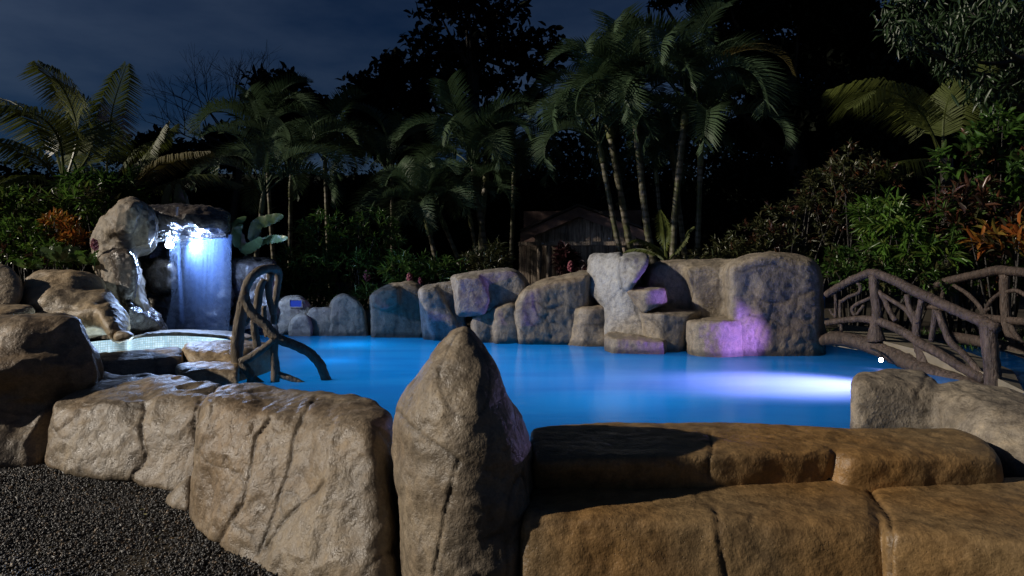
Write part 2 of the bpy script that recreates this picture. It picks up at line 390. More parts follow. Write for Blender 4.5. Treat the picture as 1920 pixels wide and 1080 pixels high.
sz = RS.uniform(.005, .0112, n)*np.where(RS.rand(n) < .06, 1.7, 1); sc = np.stack([sz*RS.uniform(.8, 1.5, n), sz*RS.uniform(.7, 1.1, n), sz*RS.uniform(.5, .8, n)], 1)
Rm = rand_rot(n); base = np.einsum('nij,nvj->nvi', Rm, IV[None]*sc[:, None, :])
base += np.concatenate([gxy, (-.497+RS.uniform(-.006, .014, n)+.012*vnoise(np.c_[gxy*3, gxy[:, :1]*0]))[:, None]], 1)[:, None, :]
GVv = base.reshape(-1, 3); GFf = (IF[None]+(np.arange(n)*len(IV))[:, None, None]).reshape(-1, 3)
def mat_gravel():
    b = NB('gravel_stone'); t = b.attr('tint')
    col = b.ramp(t, [(0, (.026, .027, .029)), (.5, (.06, .06, .062)), (.86, (.11, .108, .105)), (.97, (.22, .15, .09)), (1, (.3, .27, .22))])
    return b.done(b.prin(col, .45, None, .5))
go = mk('gravel', GVv, GFf, mat_gravel()); set_attr(go, 'tint', np.repeat(RS.rand(n), len(IV)))
tag(go, 'loose dark gravel in front of the boulder wall', None, None, 'stuff')
# ================================================================== pool
def poly_mesh(name, poly, z, mat, parent=None):
    bm = bmesh.new(); vs = [bm.verts.new((x, y, z)) for x, y in poly]; f = bm.faces.new(vs); bmesh.ops.triangulate(bm, faces=[f]); bm.normal_update()
    for f in bm.faces:
        if f.normal.z < 0: f.normal_flip()
    me = bpy.data.meshes.new(name); bm.to_mesh(me); bm.free(); return link(name, me, mat, parent)
def mat_water():
    b = NB('milky_pool_water'); p = b.pos()
    m = b.n('ShaderNodeMapping'); m.inputs['Scale'].default_value = (.8, 2.6, 1); b.l(p, m.inputs['Vector'])
    n = b.noise(m.outputs[0], .55, 4, .5, .6)
    col = b.mix(b.ramp(n, [(.35, (0, 0, 0)), (.65, (1, 1, 1))]), (.17, .42, .78), (.22, .56, .92))
    tr = b.n('ShaderNodeBsdfTranslucent'); b.l(col, tr.inputs[0])
    df = b.n('ShaderNodeBsdfDiffuse'); df.inputs[0].default_value = (.04, .09, .14, 1)
    m1 = b.n('ShaderNodeMixShader'); m1.inputs[0].default_value = .25; b.l(tr.outputs[0], m1.inputs[1]); b.l(df.outputs[0], m1.inputs[2])
    gl = b.n('ShaderNodeBsdfGlossy'); gl.inputs['Roughness'].default_value = .13
    b.l(b.bump(b.noise(m.outputs[0], 3.5, 3), .12, .05), gl.inputs['Normal'])
    fr = b.n('ShaderNodeFresnel'); fr.inputs[0].default_value = 1.18
    m2 = b.n('ShaderNodeMixShader'); b.l(b.math('MULTIPLY', fr.outputs[0], .9), m2.inputs[0]); b.l(m1.outputs[0], m2.inputs[1]); b.l(gl.outputs[0], m2.inputs[2])
    return b.done(m2.outputs[0])
tag(poly_mesh('pool_water', POOL, 0.0, mat_water()), 'glowing blue water of the pool', None, None, 'structure')
basin = MB(); bz = -1.6; nP = len(POOL)
basin.add([(x, y, .0-.03) for x, y in POOL]+[(x, y, bz) for x, y in POOL], [(i, (i+1) % nP, nP+(i+1) % nP, nP+i) for i in range(nP)])
PLASTER = mat_simple('pool_plaster', (.45, .55, .6), .6, .3, .1, 4, .1)
bo = basin.build('pool_basin', PLASTER, None, False); tag(bo, 'pale plaster sides of the pool', None, None, 'structure')
poly_mesh('pool_floor', POOL, bz, PLASTER, bo)
def lamp(name, typ, loc, energy, color, parent=None, **kw):
    l = bpy.data.lights.new(name, typ); l.energy = energy; l.color = color
    aim = kw.pop('aim', None)
    for k, v in kw.items(): setattr(l, k, v)
    o = bpy.data.objects.new(name, l); COL.objects.link(o); o.location = loc
    if aim is not None: o.rotation_euler = (Vector(aim)-Vector(loc)).to_track_quat('-Z', 'Y').to_euler()
    if parent: o.parent = parent; o.matrix_parent_inverse = Matrix.Translation(-Vector(parent.location))
    return o
BLUE = (.004, .47, .88)
lamp('pool_lamp', 'AREA', (-.6, 8.2, -1.5), 56, BLUE, None, aim=(-.6, 8.2, 5), shape='RECTANGLE', size=3.4, size_y=3.2)
lamp('pool_lamp', 'AREA', (2.0, 6.6, -1.5), 42, BLUE, None, aim=(2.0, 6.6, 5), shape='RECTANGLE', size=3.6, size_y=3.0)
lamp('pool_lamp', 'AREA', (-1.3, 5.8, -1.5), 9, BLUE, None, aim=(-1.3, 5.8, 5), size=1.4)
lamp('pool_lamp', 'POINT', (-2.3, 9.7, -.5), 20, (.0, .55, 1.0), None, shadow_soft_size=.15)
lamp('pool_lamp', 'POINT', (-2.1, 8.0, -.35), 6, (.0, .5, 1.0), None, shadow_soft_size=.1)
lamp('pool_lamp', 'POINT', (.9, 5.6, -.6), 6, (.03, .5, 1.0), None, shadow_soft_size=.3)
lamp('pool_lamp', 'SPOT', (4.4, 6.2, -.95), 700, (1.0, .42, .95), None, aim=(2.6, 6.4, .0), spot_size=R(40), spot_blend=1.0, shadow_soft_size=.10)
lamp('pool_lamp', 'SPOT', (3.7, 6.25, -1.4), 620, (1.0, .46, .95), None, aim=(2.75, 6.35, .0), spot_size=R(58), spot_blend=1.0, shadow_soft_size=.15)
# ================================================================== foreground boulders
FG = 'boulders walling the near side of the pool'
def Z(px, py, z): # point on the pixel ray at height z
    Y = (EYE-z)*FPX/(py-HOR); return P(px, py, Y)
# pointed boulder
rock('pointed_boulder', [[P(872, 586, 3.42), P(886, 590, 3.45), P(850, 594, 3.48), P(812, 642, 3.45), P(776, 694, 3.45), P(732, 748, 3.45), P(724, 800, 3.4), P(820, 660, 3.28), P(785, 760, 3.15), P(800, 900, 3.05), P(912, 650, 3.25), P(950, 750, 3.16), P(978, 880, 3.1), P(880, 760, 3.06), P(885, 900, 2.98), P(978, 1190, 3.05),
     P(917, 622, 3.42), P(952, 688, 3.42), P(984, 752, 3.45), P(1002, 820, 3.5), P(1012, 900, 3.5), P(1004, 1000, 3.4), P(985, 1190, 3.15), P(930, 1190, 3.0), P(770, 1180, 3.05), P(745, 1000, 3.25), P(732, 880, 3.4), P(880, 640, 3.75), P(780, 800, 3.95), P(980, 820, 3.95), P(780, 1050, 3.9), P(990, 1050, 3.9)]], TAN,
     'tall pointed tan boulder standing highest among the foreground rocks', 'boulder', FG, h=.0125, r=.035, amp=(.018, .010, .0035), ridge=.010, seed=1, dents=.008, veins=.004,
     cracks=[([(735, 762), (775, 805), (812, 832), (862, 862)], 5, .016), ([(862, 862), (850, 900), (838, 950), (822, 1030), (812, 1080)], 5, .02), ([(862, 862), (905, 880), (945, 900)], 3, .006), ([(880, 1060), (895, 1048), (912, 1060), (900, 1075), (882, 1066)], 4, .008), ([(864, 762), (884, 755)], 3, .006)])
# split boulder left of it
c1 = [P(352, 985, 4.22), P(400, 1032, 3.86), P(492, 1062, 3.66), P(352, 900, 4.3), P(372, 775, 4.3), P(388, 752, 4.32), P(470, 790, 4.08), P(560, 775, 4.05), P(402, 722, 4.85), P(470, 716, 4.9), P(566, 740, 4.6), P(520, 1080, 3.55), P(590, 1000, 4.2), P(400, 900, 5.0), P(560, 880, 4.9)]
c2 = [P(462, 820, 4.12), P(425, 1050, 3.80), P(480, 740, 4.75), P(492, 1062, 3.64), P(560, 1105, 3.38), P(690, 1135, 3.2), P(755, 1165, 3.2), P(500, 960, 3.78), P(575, 775, 4.06), P(600, 764, 3.98), P(650, 790, 3.74), P(684, 800, 3.64), P(560, 860, 3.86), P(610, 739, 4.5), P(660, 737, 4.4), P(712, 752, 4.15), P(735, 778, 3.95), P(742, 860, 3.8), P(770, 1080, 3.75), P(600, 900, 4.6)]
rock('split_boulder', [c1, c2], TAN, 'large brown boulder split by a diagonal crack, left of the pointed boulder', 'boulder', FG, h=.0125, r=.022, k=.04, amp=(.016, .010, .0035), ridge=.012, seed=2, dents=.008, veins=.004,
     cracks=[([(590, 752), (560, 800), (545, 850), (530, 900), (505, 970), (486, 1020), (478, 1040)], 5, .022), ([(506, 785), (480, 820), (468, 880), (455, 940), (425, 990), (405, 1022)], 6, .028), ([(605, 905), (560, 940), (520, 985), (490, 1030)], 5, .02), ([(400, 735), (395, 800), (372, 850)], 4, .01), ([(470, 745), (520, 770), (560, 770)], 3, .006)])
# low boulder
b1 = [P(80, 880, 5.39), P(150, 906, 5.06), P(250, 916, 4.93), P(96, 800, 5.45), P(96, 757, 5.5), P(150, 752, 5.4), P(268, 762, 5.25), P(270, 850, 5.05), P(182, 694, 6.3), P(250, 694, 6.2), P(300, 705, 6.0), P(330, 912, 4.9), P(150, 800, 6.3), P(320, 800, 6.0)]
b2 = [P(250, 916, 4.93), P(330, 912, 4.88), P(395, 935, 4.7), P(274, 762, 5.25), P(300, 740, 5.3), P(365, 752, 5.1), P(380, 760, 5.05), P(250, 697, 6.2), P(340, 700, 6.0), P(425, 719, 5.6), P(400, 850, 5.2), P(420, 800, 5.5), P(300, 800, 6.0)]
rock('low_boulder', [b1, b2], TAN, 'low wide tan boulder with a round lighter patch on its side', 'boulder', FG, h=.015, r=.03, k=.025, amp=(.014, .007, .0025), ridge=.012, seed=3, dents=.008,
     cracks=[([(270, 760), (268, 800), (272, 850), (255, 880), (248, 905)], 5, .03), ([(374, 750), (366, 800), (362, 870)], 4, .02), ([(150, 757), (200, 755), (268, 762)], 4, .01), ([(102, 770), (98, 800), (112, 824), (130, 826), (146, 808), (149, 766)], 2.5, .008), ([(104, 812), (120, 798), (140, 784)], 2.5, .008)])
rock('wedge_stone', [[P(305, 940, 4.66), P(318, 952, 4.5), P(355, 958, 4.42), P(340, 905, 4.55), P(360, 885, 4.62), P(362, 950, 4.6), P(315, 930, 4.8), P(360, 900, 4.85), P(340, 965, 4.45)]], TAN,
     'small wedge stone leaning in the corner between two boulders on the gravel', 'stone', None, h=.012, r=.014, amp=(.014, .007, .0025), seed=4)
# big shaded boulder at the left edge
rock('shaded_boulder', [[P(-60, 600, 5.9), P(0, 602, 5.75), P(60, 590, 5.8), P(132, 585, 5.95), P(168, 622, 5.95), P(196, 690, 6.1), P(185, 720, 5.8), P(60, 700, 5.5), P(-60, 700, 5.4), P(150, 600, 6.8), P(0, 590, 6.9), P(100, 770, 5.75), P(-60, 760, 5.6), P(200, 720, 6.9), P(-80, 760, 6.8)],
     [P(-60, 890, 5.3), P(72, 884, 5.4), P(100, 760, 5.75), P(190, 720, 6.0), P(-60, 730, 5.55), P(110, 880, 6.2), P(-60, 880, 6.6), P(200, 800, 6.7)]], TAN,
     'big brown boulder half in shade at the left edge beside the gravel', 'boulder', FG, h=.018, r=.04, amp=(.014, .007, .0025), ridge=.02, seed=5, dents=.008, cracks=[([(0, 770), (60, 775), (110, 755)], 5, .02)])
# right boulder
g1 = [P(1588, 796, 4.45), P(1588, 705, 4.5), P(1600, 692, 4.75), P(1650, 694, 5.2), P(1735, 695, 5.3), P(1720, 712, 4.75), P(1600, 712, 4.45), P(1752, 790, 4.35), P(1760, 720, 4.4), P(1600, 860, 4.4), P(1780, 860, 4.3), P(1700, 800, 5.5), P(1610, 790, 5.2)]
g2 = [P(1745, 720, 4.5), P(1790, 704, 4.7), P(1880, 725, 4.6), P(1990, 765, 4.5), P(1990, 780, 3.8), P(1890, 762, 3.9), P(1800, 745, 4.2), P(1745, 800, 4.35), P(1810, 815, 4.0), P(1870, 840, 3.75), P(1905, 905, 3.55), P(1990, 960, 3.4), P(1760, 880, 4.3), P(1990, 900, 4.6), P(1800, 860, 4.7)]
rock('bank_boulder', [g1, g2], GREY, 'grey brown boulder at the near end of the branch bridge above the ledge', 'boulder', FG, h=.016, r=.035, k=.05, amp=(.014, .007, .0025), ridge=.012, seed=6, dents=.008,
     cracks=[([(1738, 705), (1722, 735), (1740, 770)], 4, .014), ([(1790, 715), (1840, 745), (1900, 755)], 4, .012)])
# ledge and seat
e1 = [Z(995, 800, .17), Z(1000, 860, .17), Z(1130, 789, .17), Z(1360, 784, .18), Z(1440, 796, .17), Z(1575, 802, .17), Z(1570, 842, .165), Z(1300, 838, .165), Z(1130, 842, .165), Z(1566, 900, .0), Z(1300, 902, .0), Z(1010, 905, .0), P(1000, 975, 3.5), P(1560, 975, 3.5), P(1000, 930, 4.3), P(1560, 930, 4.2)]
e2 = [Z(1505, 803, .17), P(1520, 975, 3.55), Z(1660, 797, .18), Z(1790, 799, .18), Z(1862, 828, .18), Z(1880, 856, .15), Z(1872, 900, .0), Z(1700, 914, .0), Z(1600, 914, .0), Z(1568, 885, .04), Z(1562, 835, .17), Z(1600, 850, .165), Z(1700, 852, .165), Z(1800, 846, .165), P(1580, 975, 3.4), P(1880, 975, 3.5), P(1600, 930, 4.2), P(1850, 930, 4.1)]
rock('stone_ledge', [e1, e2], ORANGE, 'upper ochre stone ledge along the water, right of the pointed boulder', 'stone ledge', None, h=.0125, r=.02, k=.02, amp=(.006, .005, .002), seed=7, ridge=.003, dents=.008,
     cracks=[([(1331, 810), (1334, 840), (1330, 870), (1332, 900)], 3.5, .02), ([(1440, 850), (1500, 862), (1555, 840)], 3, .008)])
f1 = [Z(985, 930, .0), Z(976, 960, .0), Z(1100, 966, .0), Z(1345, 972, .0), Z(1500, 976, .0), Z(1640, 970, .0), P(975, 1230, 2.95), P(1100, 1230, 2.9), P(1350, 1240, 2.88), P(1655, 1240, 2.9), P(1655, 1000, 2.93), Z(1000, 890, .01), Z(1630, 890, .01), P(1000, 1100, 3.8), P(1640, 1100, 3.8)]
f2 = [Z(1625, 910, .01), Z(1640, 955, .0), Z(1672, 990, .0), Z(1760, 995, .0), Z(1860, 1010, .0), Z(2000, 1020, .0), Z(1640, 890, .02), Z(2050, 890, .02), P(1672, 1240, 2.82), P(1850, 1250, 2.72), P(2050, 1260, 2.65), P(1660, 1100, 3.8), P(2050, 1100, 3.8)]
rock('stone_bench', [f1, f2], ORANGE, 'lower ochre stone bench below the ledge with a vertical crack', 'stone bench', None, h=.0135, r=.022, k=.02, amp=(.006, .005, .002), seed=8, ridge=.003, dents=.008,
     cracks=[([(1342, 955), (1345, 1000), (1352, 1040), (1362, 1080)], 4.5, .022), ([(1634, 915), (1650, 945), (1668, 970), (1672, 1010), (1668, 1080)], 5, .03), ([(1412, 962), (1410, 980)], 3, .012), ([(1000, 985), (1090, 968), (1200, 975)], 3, .006), ([(1290, 912), (1320, 940), (1342, 955)], 3, .006)])
# ================================================================== rocks along the far edge
FW = 'rocks along the far edge of the pool'
def far(name, label, outlines, mat=GREY, h=.026, r=.026, amp=(.03, .014, .005), cat='rock', grow=.03, k=.05, **kw):
    wide = lambda q, g: [(sum(a[0] for a in q)/len(q)+(x-sum(a[0] for a in q)/len(q))*g, y) for x, y in q]
    rock(name, [o if hasattr(o[0], 'z') else slab(wide(o[0], 1.07), *o[1:3], **(o[3] if len(o) > 3 else dict(f=.9))) for o in outlines], mat, label, cat, FW, h=h, r=r, k=k, amp=amp, grow=grow, **kw)
far('slab_rock', 'far slab rock with the small blue sign set in its face', [([(516, 575), (530, 560), (560, 557), (575, 570), (582, 580), (570, 600), (545, 595), (518, 640)], 11.0, 11.9)], seed=20)
far('round_rock', 'small round rock at the waterline under the small blue sign', [([(548, 598), (565, 588), (578, 594), (584, 610), (582, 640), (545, 640), (543, 612)], 10.8, 11.5)], seed=21)
far('block_rock', 'squat brown rock between the round rock and the domed rock', [([(576, 592), (585, 578), (622, 576), (632, 590), (634, 645), (576, 645)], 10.9, 11.8)], seed=22)
far('domed_rock', 'domed rock with a rounded head rising from the far waterline', [([(622, 575), (630, 558), (645, 551), (662, 556), (676, 572), (682, 590), (690, 640), (620, 645)], 10.85, 11.8)], seed=23, cracks=[([(634, 585), (632, 628)], 2, .02), ([(672, 575), (676, 630)], 2, .02)])
far('dark_gap_rock', 'low dark rock filling the gap right of the domed rock', [([(674, 588), (700, 582), (712, 600), (712, 645), (674, 645)], 11.1, 11.9)], seed=24)
far('brow_rock', 'brown rock with an overhanging brow left of the pale blue faced rocks', [([(698, 558), (712, 544), (735, 535), (770, 533), (786, 540), (795, 560), (796, 645), (700, 645), (706, 585)], 10.6, 11.9), ([(698, 552), (715, 542), (745, 540), (746, 572), (720, 580), (700, 572)], 10.4, 11.2)], seed=25, cracks=[([(746, 540), (746, 580), (742, 628)], 2.2, .03), ([(760, 575), (775, 625)], 2, .02)])
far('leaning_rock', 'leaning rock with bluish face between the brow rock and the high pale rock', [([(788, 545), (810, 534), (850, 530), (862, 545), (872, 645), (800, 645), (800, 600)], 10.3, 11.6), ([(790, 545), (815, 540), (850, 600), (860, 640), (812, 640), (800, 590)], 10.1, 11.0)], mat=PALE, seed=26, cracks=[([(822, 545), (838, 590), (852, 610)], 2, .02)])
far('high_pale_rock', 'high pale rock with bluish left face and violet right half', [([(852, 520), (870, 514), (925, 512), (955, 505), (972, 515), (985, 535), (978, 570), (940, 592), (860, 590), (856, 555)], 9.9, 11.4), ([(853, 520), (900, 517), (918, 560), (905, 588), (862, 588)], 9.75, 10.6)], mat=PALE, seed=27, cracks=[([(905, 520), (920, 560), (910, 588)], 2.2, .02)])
far('corner_rock', 'low rock with a violet right face in front of the high pale rock', [([(892, 596), (930, 577), (958, 569), (968, 578), (976, 645), (890, 650)], 9.90, 10.95), ([(930, 578), (962, 570), (972, 640), (930, 645)], 9.75, 10.65)], seed=28)
far('sloping_rock', 'broad sloping grey rock covered in branching cracks', [([(963, 580), (985, 540), (1020, 532), (1060, 520), (1105, 510), (1110, 660), (972, 655)], 9.60, 11.05, dict(f=.8)), ([(985, 545), (1010, 530), (1050, 528), (1100, 512), (1112, 560), (1060, 580), (990, 580)], 9.85, 11.05)], h=.024, seed=29, veins=.012,
    cracks=[([(970, 575), (1000, 565), (1030, 580), (1060, 572), (1075, 580)], 1.6, .03), ([(1000, 565), (1010, 590), (1030, 600), (1032, 640)], 1.4, .03), ([(1030, 580), (1025, 600), (1050, 610)], 1.4, .03), ([(985, 585), (1000, 610), (1020, 605)], 1.2, .025)])
far('violet_block', 'square block with violet face at the foot of the sloping rock', [[P(1066, 582, 9.7), P(1100, 579, 9.45), P(1136, 577, 9.45), P(1141, 572, 9.8), P(1085, 567, 10.3), P(1138, 567, 10.3), P(1062, 690, 9.6), P(1100, 690, 9.4), P(1141, 690, 9.4), P(1144, 690, 10.2), P(1066, 690, 10.2), P(1143, 620, 9.7)]], seed=30, cracks=[([(1095, 610), (1135, 609)], 1.5, .015)])
PF = [P(1106, 486, 9.85), P(1112, 479, 9.9), P(1160, 478, 9.45), P(1163, 532, 9.2), P(1104, 542, 9.75), P(1135, 572, 9.45), P(1110, 482, 10.7), P(1170, 480, 10.7), P(1130, 580, 10.6), P(1175, 580, 10.5)]
PB_ = [P(1133, 560, 9.5), P(1165, 542, 9.2), P(1194, 548, 9.2), P(1212, 590, 9.05), P(1236, 640, 8.95), P(1245, 690, 8.9), P(1136, 690, 9.35), P(1150, 560, 10.5), P(1215, 560, 10.4), P(1250, 690, 10.3), P(1140, 690, 10.4)]
PH = [P(1162, 491, 9.2), P(1172, 482, 9.2), P(1198, 476, 9.35), P(1213, 482, 9.25), P(1211, 495, 9.1), P(1192, 522, 8.95), P(1178, 542, 9.05), P(1164, 536, 9.12), P(1165, 485, 10.1), P(1213, 485, 10.1), P(1190, 530, 9.9)]
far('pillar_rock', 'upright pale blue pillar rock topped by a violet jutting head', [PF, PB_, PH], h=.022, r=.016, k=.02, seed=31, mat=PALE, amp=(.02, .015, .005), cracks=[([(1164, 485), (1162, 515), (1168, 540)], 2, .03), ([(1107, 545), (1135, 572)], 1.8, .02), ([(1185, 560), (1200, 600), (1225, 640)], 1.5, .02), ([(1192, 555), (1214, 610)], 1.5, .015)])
far('shelf_rock', 'upper violet shelf of the stepped rock cascade', [[P(1178, 546, 9.05), P(1215, 546, 8.8), P(1240, 544, 8.85), P(1247, 540, 9.2), P(1234, 531, 9.9), P(1180, 536, 9.9), P(1246, 566, 8.95), P(1226, 574, 8.85), P(1208, 584, 8.9), P(1190, 562, 9.0), P(1205, 586, 9.7), P(1248, 572, 9.8)]], seed=32, h=.02, r=.014, amp=(.015, .012, .005))
far('middle_shelf_rock', 'middle shelf of the stepped rock cascade below the violet shelf', [[P(1203, 588, 8.95), P(1245, 590, 8.72), P(1286, 597, 8.72), P(1302, 588, 8.85), P(1321, 583, 9.2), P(1297, 573, 9.9), P(1238, 575, 9.9), P(1285, 612, 8.75), P(1266, 642, 8.75), P(1258, 690, 8.8), P(1236, 690, 8.8), P(1208, 602, 8.95), P(1240, 650, 9.7), P(1315, 650, 9.8), P(1215, 690, 9.3), P(1312, 690, 9.6)]], seed=33, h=.02, r=.014, amp=(.015, .014, .005), cracks=[([(1215, 598), (1238, 615), (1250, 640)], 1.5, .02), ([(1222, 594), (1246, 618), (1256, 640)], 1.2, .015)])
far('low_shelf_rock', 'lowest flat shelf at the waterline of the rock cascade', [[P(1138, 632, 8.95), P(1150, 637, 8.7), P(1205, 641, 8.6), P(1243, 643, 8.62), P(1143, 620, 9.6), P(1212, 620, 9.6), P(1246, 636, 9.2), P(1140, 690, 8.95), P(1150, 690, 8.7), P(1240, 690, 8.6), P(1246, 690, 9.3), P(1140, 690, 9.6)]], seed=34, h=.02, r=.014, amp=(.012, .012, .005))
far('round_tub_rock', 'round drum shaped rock with violet side at the foot of the cascade', [[P(1290, 604, 8.65), P(1308, 606, 8.42), P(1350, 605, 8.32), P(1386, 600, 8.42), P(1398, 595, 8.7), P(1382, 591, 9.4), P(1300, 596, 9.4), P(1294, 690, 8.6), P(1310, 690, 8.4), P(1350, 690, 8.3), P(1390, 690, 8.4), P(1400, 690, 8.7), P(1401, 640, 8.7), P(1394, 690, 9.4), P(1296, 690, 9.4)]], seed=35, h=.02, r=.018, amp=(.015, .012, .005))
far('broad_wall_rock', 'broadest grey rock mass, square shouldered at the bridge, rising behind the stepped cascade', [([(1215, 520), (1234, 492), (1260, 490), (1300, 498), (1345, 496), (1390, 490), (1395, 690), (1230, 690), (1225, 580)], 9.3, 10.4), ([(1285, 500), (1350, 497), (1385, 520), (1380, 640), (1310, 600)], 9.0, 9.9), ([(1372, 500), (1395, 485), (1450, 472), (1490, 478), (1522, 488), (1532, 510), (1535, 600), (1541, 690), (1378, 690), (1380, 560)], 8.42, 9.8, dict(f=.9, b=.88))], h=.022, seed=37, r=.04, k=.14, amp=(.03, .014, .005), mat=GREY,
    cracks=[([(1410, 555), (1448, 568), (1490, 558), (1522, 545)], 1.7, .03), ([(1448, 568), (1442, 590), (1440, 600), (1400, 590)], 1.4, .025), ([(1440, 600), (1480, 614), (1484, 590), (1495, 565)], 1.5, .03), ([(1450, 495), (1490, 512), (1520, 530)], 1.6, .025), ([(1440, 602), (1425, 625), (1420, 660)], 1.4, .025), ([(1385, 510), (1420, 500), (1450, 495)], 1.5, .02), ([(1285, 505), (1300, 535), (1295, 560)], 1.6, .025), ([(1350, 505), (1345, 535), (1352, 560)], 1.5, .02)])
# ================================================================== upper left rocks, basin, grotto
LG = 'sculpted rocks around the waterfall basin'
h1 = [P(55, 522, 8.0), P(98, 499, 8.2), P(140, 497, 8.2), P(186, 512, 8.3), P(205, 532, 8.3), P(200, 570, 7.9), P(140, 575, 7.5), P(60, 572, 7.5), P(35, 560, 7.7), P(100, 560, 7.5), P(60, 530, 9.2), P(190, 530, 9.2), P(60, 620, 8.0), P(190, 620, 8.2)]
h3 = [P(30, 590, 7.5), P(140, 565, 7.5), P(190, 535, 8.0), P(204, 532, 8.1), P(232, 572, 8.1), P(250, 590, 7.9), P(248, 618, 7.7), P(215, 612, 7.4), P(178, 575, 7.35), P(60, 640, 7.4), P(190, 640, 8.4), P(30, 640, 8.4)]
h5 = [P(176, 575, 7.4), P(212, 560, 7.6), P(250, 590, 7.7), P(252, 612, 7.6), P(240, 640, 7.3), P(215, 638, 7.15), P(212, 620, 7.15), P(190, 600, 7.2), P(230, 600, 8.2), P(200, 640, 7.9)]
rock('draped_rock', [h1, h3, h5], TAN_LIT, 'smooth tan rock with a tongue draping down to the tiled basin', 'rock', LG, h=.022, r=.04, k=.05, amp=(.035, .012, .004), ridge=.012, seed=40, cracks=[([(40, 585), (120, 575), (150, 560)], 3, .015), ([(112, 590), (125, 575), (150, 582)], 2, .01)])
rock('left_stone', [[P(-80, 482, 7.7), P(0, 487, 7.7), P(18, 489, 7.7), P(48, 525, 7.7), P(46, 560, 7.5), P(28, 590, 7.4), P(-80, 600, 7.2), P(0, 580, 7.3), P(-80, 560, 8.8), P(40, 560, 8.6), P(10, 520, 8.7), P(-80, 700, 8)]], TAN_LIT, 'pale stone at the left edge beside the draped rock', 'rock', LG, h=.024, seed=41, amp=(.03, .012, .004))
rock('square_step', [[P(-60, 575, 7.0), P(12, 574, 7.0), P(60, 570, 7.2), P(68, 585, 7.2), P(62, 598, 7.05), P(10, 612, 6.8), P(-60, 615, 6.7), P(14, 585, 6.8), P(-60, 585, 6.7), P(60, 640, 7.3), P(-60, 660, 7.3), P(60, 575, 7.8), P(-60, 575, 7.8)]], TAN_LIT, 'squared stone step above the big shaded boulder', 'stone step', None, h=.022, r=.02, seed=42, amp=(.015, .01, .004))
# basin wall seen from outside, its corner block and the stair blocks
l1 = [P(176, 664, 6.75), P(250, 658, 6.85), P(335, 651, 7.0), P(345, 658, 6.9), P(342, 700, 6.6), P(190, 720, 6.3), P(180, 676, 6.5), P(250, 672, 6.6), P(330, 666, 6.75), P(190, 740, 7.2), P(340, 740, 7.3), P(176, 661, 7.1), P(335, 650, 7.3)]
rock('basin_wall', [l1], GREY, 'shaded low stone wall of the tiled basin facing the boulders', 'stone wall', None, h=.02, r=.02, seed=43, amp=(.015, .01, .004), cracks=[([(290, 655), (294, 700)], 2.5, .015)])
l2 = [P(340, 650, 6.95), P(345, 641, 7.3), P(440, 640, 7.4), P(500, 645, 7.5), P(510, 660, 7.3), P(505, 700, 7.1), P(455, 668, 6.7), P(445, 655, 6.8), P(380, 656, 6.8), P(372, 668, 6.7), P(378, 720, 6.5), P(450, 735, 6.5), P(505, 735, 7.2), P(500, 700, 8.2), P(350, 740, 7.5), P(360, 650, 7.9), P(500, 640, 8.2)]
rock('corner_block', [l2], TAN_LIT, 'tan stone corner of the basin where the handrail stands', 'stone block', None, h=.02, r=.025, seed=44, amp=(.02, .01, .004), cracks=[([(366, 645), (372, 665), (380, 675)], 2.5, .015), ([(430, 660), (440, 690)], 2.5, .012)])
l3 = [P(328, 685, 6.55), P(345, 676, 6.75), P(450, 674, 6.75), P(448, 690, 6.3), P(340, 692, 6.3), P(336, 720, 6.2), P(448, 725, 6.15), P(330, 740, 6.6), P(450, 740, 6.6)]
rock('stair_block', [l3], TAN_LIT, 'lower stone stair tread in front of the tan corner block', 'stone step', None, h=.018, r=.018, seed=45, amp=(.012, .008, .004), cracks=[([(392, 690), (390, 715)], 2.5, .012), ([(345, 692), (341, 715)], 2, .01)])
# inner rim of the basin, arched away from the camera
rim_px = [(246, 634), (270, 629), (320, 626), (370, 627), (420, 631), (455, 640)]
hul = []
for (xa, ya), (xb, yb) in zip(rim_px[:-1], rim_px[1:]):
    hul.append([Z(x, y-6, .25) + Vector((0, dy, dz)) for x, y in ((xa, ya+3), (xb, yb+3)) for dy in (0, .42) for dz in (0, -.045)])
rock('basin_coping', hul, TAN_LIT, 'curved stone rim on the far side of the tiled basin', 'stone rim', None, h=.02, r=.02, k=.03, seed=46, amp=(.008, .006, .003))
# grotto
gp1 = slab([(176, 462), (186, 428), (208, 395), (238, 371), (262, 372), (284, 384), (296, 420), (292, 470), (255, 482), (200, 492)], 8.9, 10.6, f=.7)
gp2 = slab([(176, 470), (210, 455), (252, 470), (272, 520), (280, 640), (205, 640), (186, 560)], 8.7, 10.4, f=.7)
gp3 = slab([(208, 392), (236, 370), (262, 374), (268, 420), (240, 450), (196, 440)], 8.7, 9.8, f=.75)
rock('grotto_pillar', [gp1, gp2, gp3], GREY, 'lit brown rock pillar forming the left side of the waterfall grotto', 'rock', LG, h=.026, r=.035, k=.05, seed=50, amp=(.06, .03, .008), dents=0.030,
     cracks=[([(198, 452), (215, 442), (236, 437)], 2.5, .03), ([(236, 372), (240, 410), (250, 440), (240, 470)], 2.5, .03)])
lin = [P(255, 388, 9.6), P(330, 384, 9.7), P(405, 392, 9.8), P(430, 402, 9.9), P(430, 446, 9.9), P(300, 447, 9.8), P(262, 440, 9.7), P(290, 390, 11.2), P(430, 400, 11.2), P(430, 440, 11.2), P(290, 447, 11.2), P(340, 415, 9.4), P(420, 425, 9.6)]
rock('grotto_lintel', [lin], DARK, 'dark wet rock lintel that the waterfall pours from', 'rock', LG, h=.026, r=.03, seed=51, amp=(.05, .03, .01), dents=0.025)
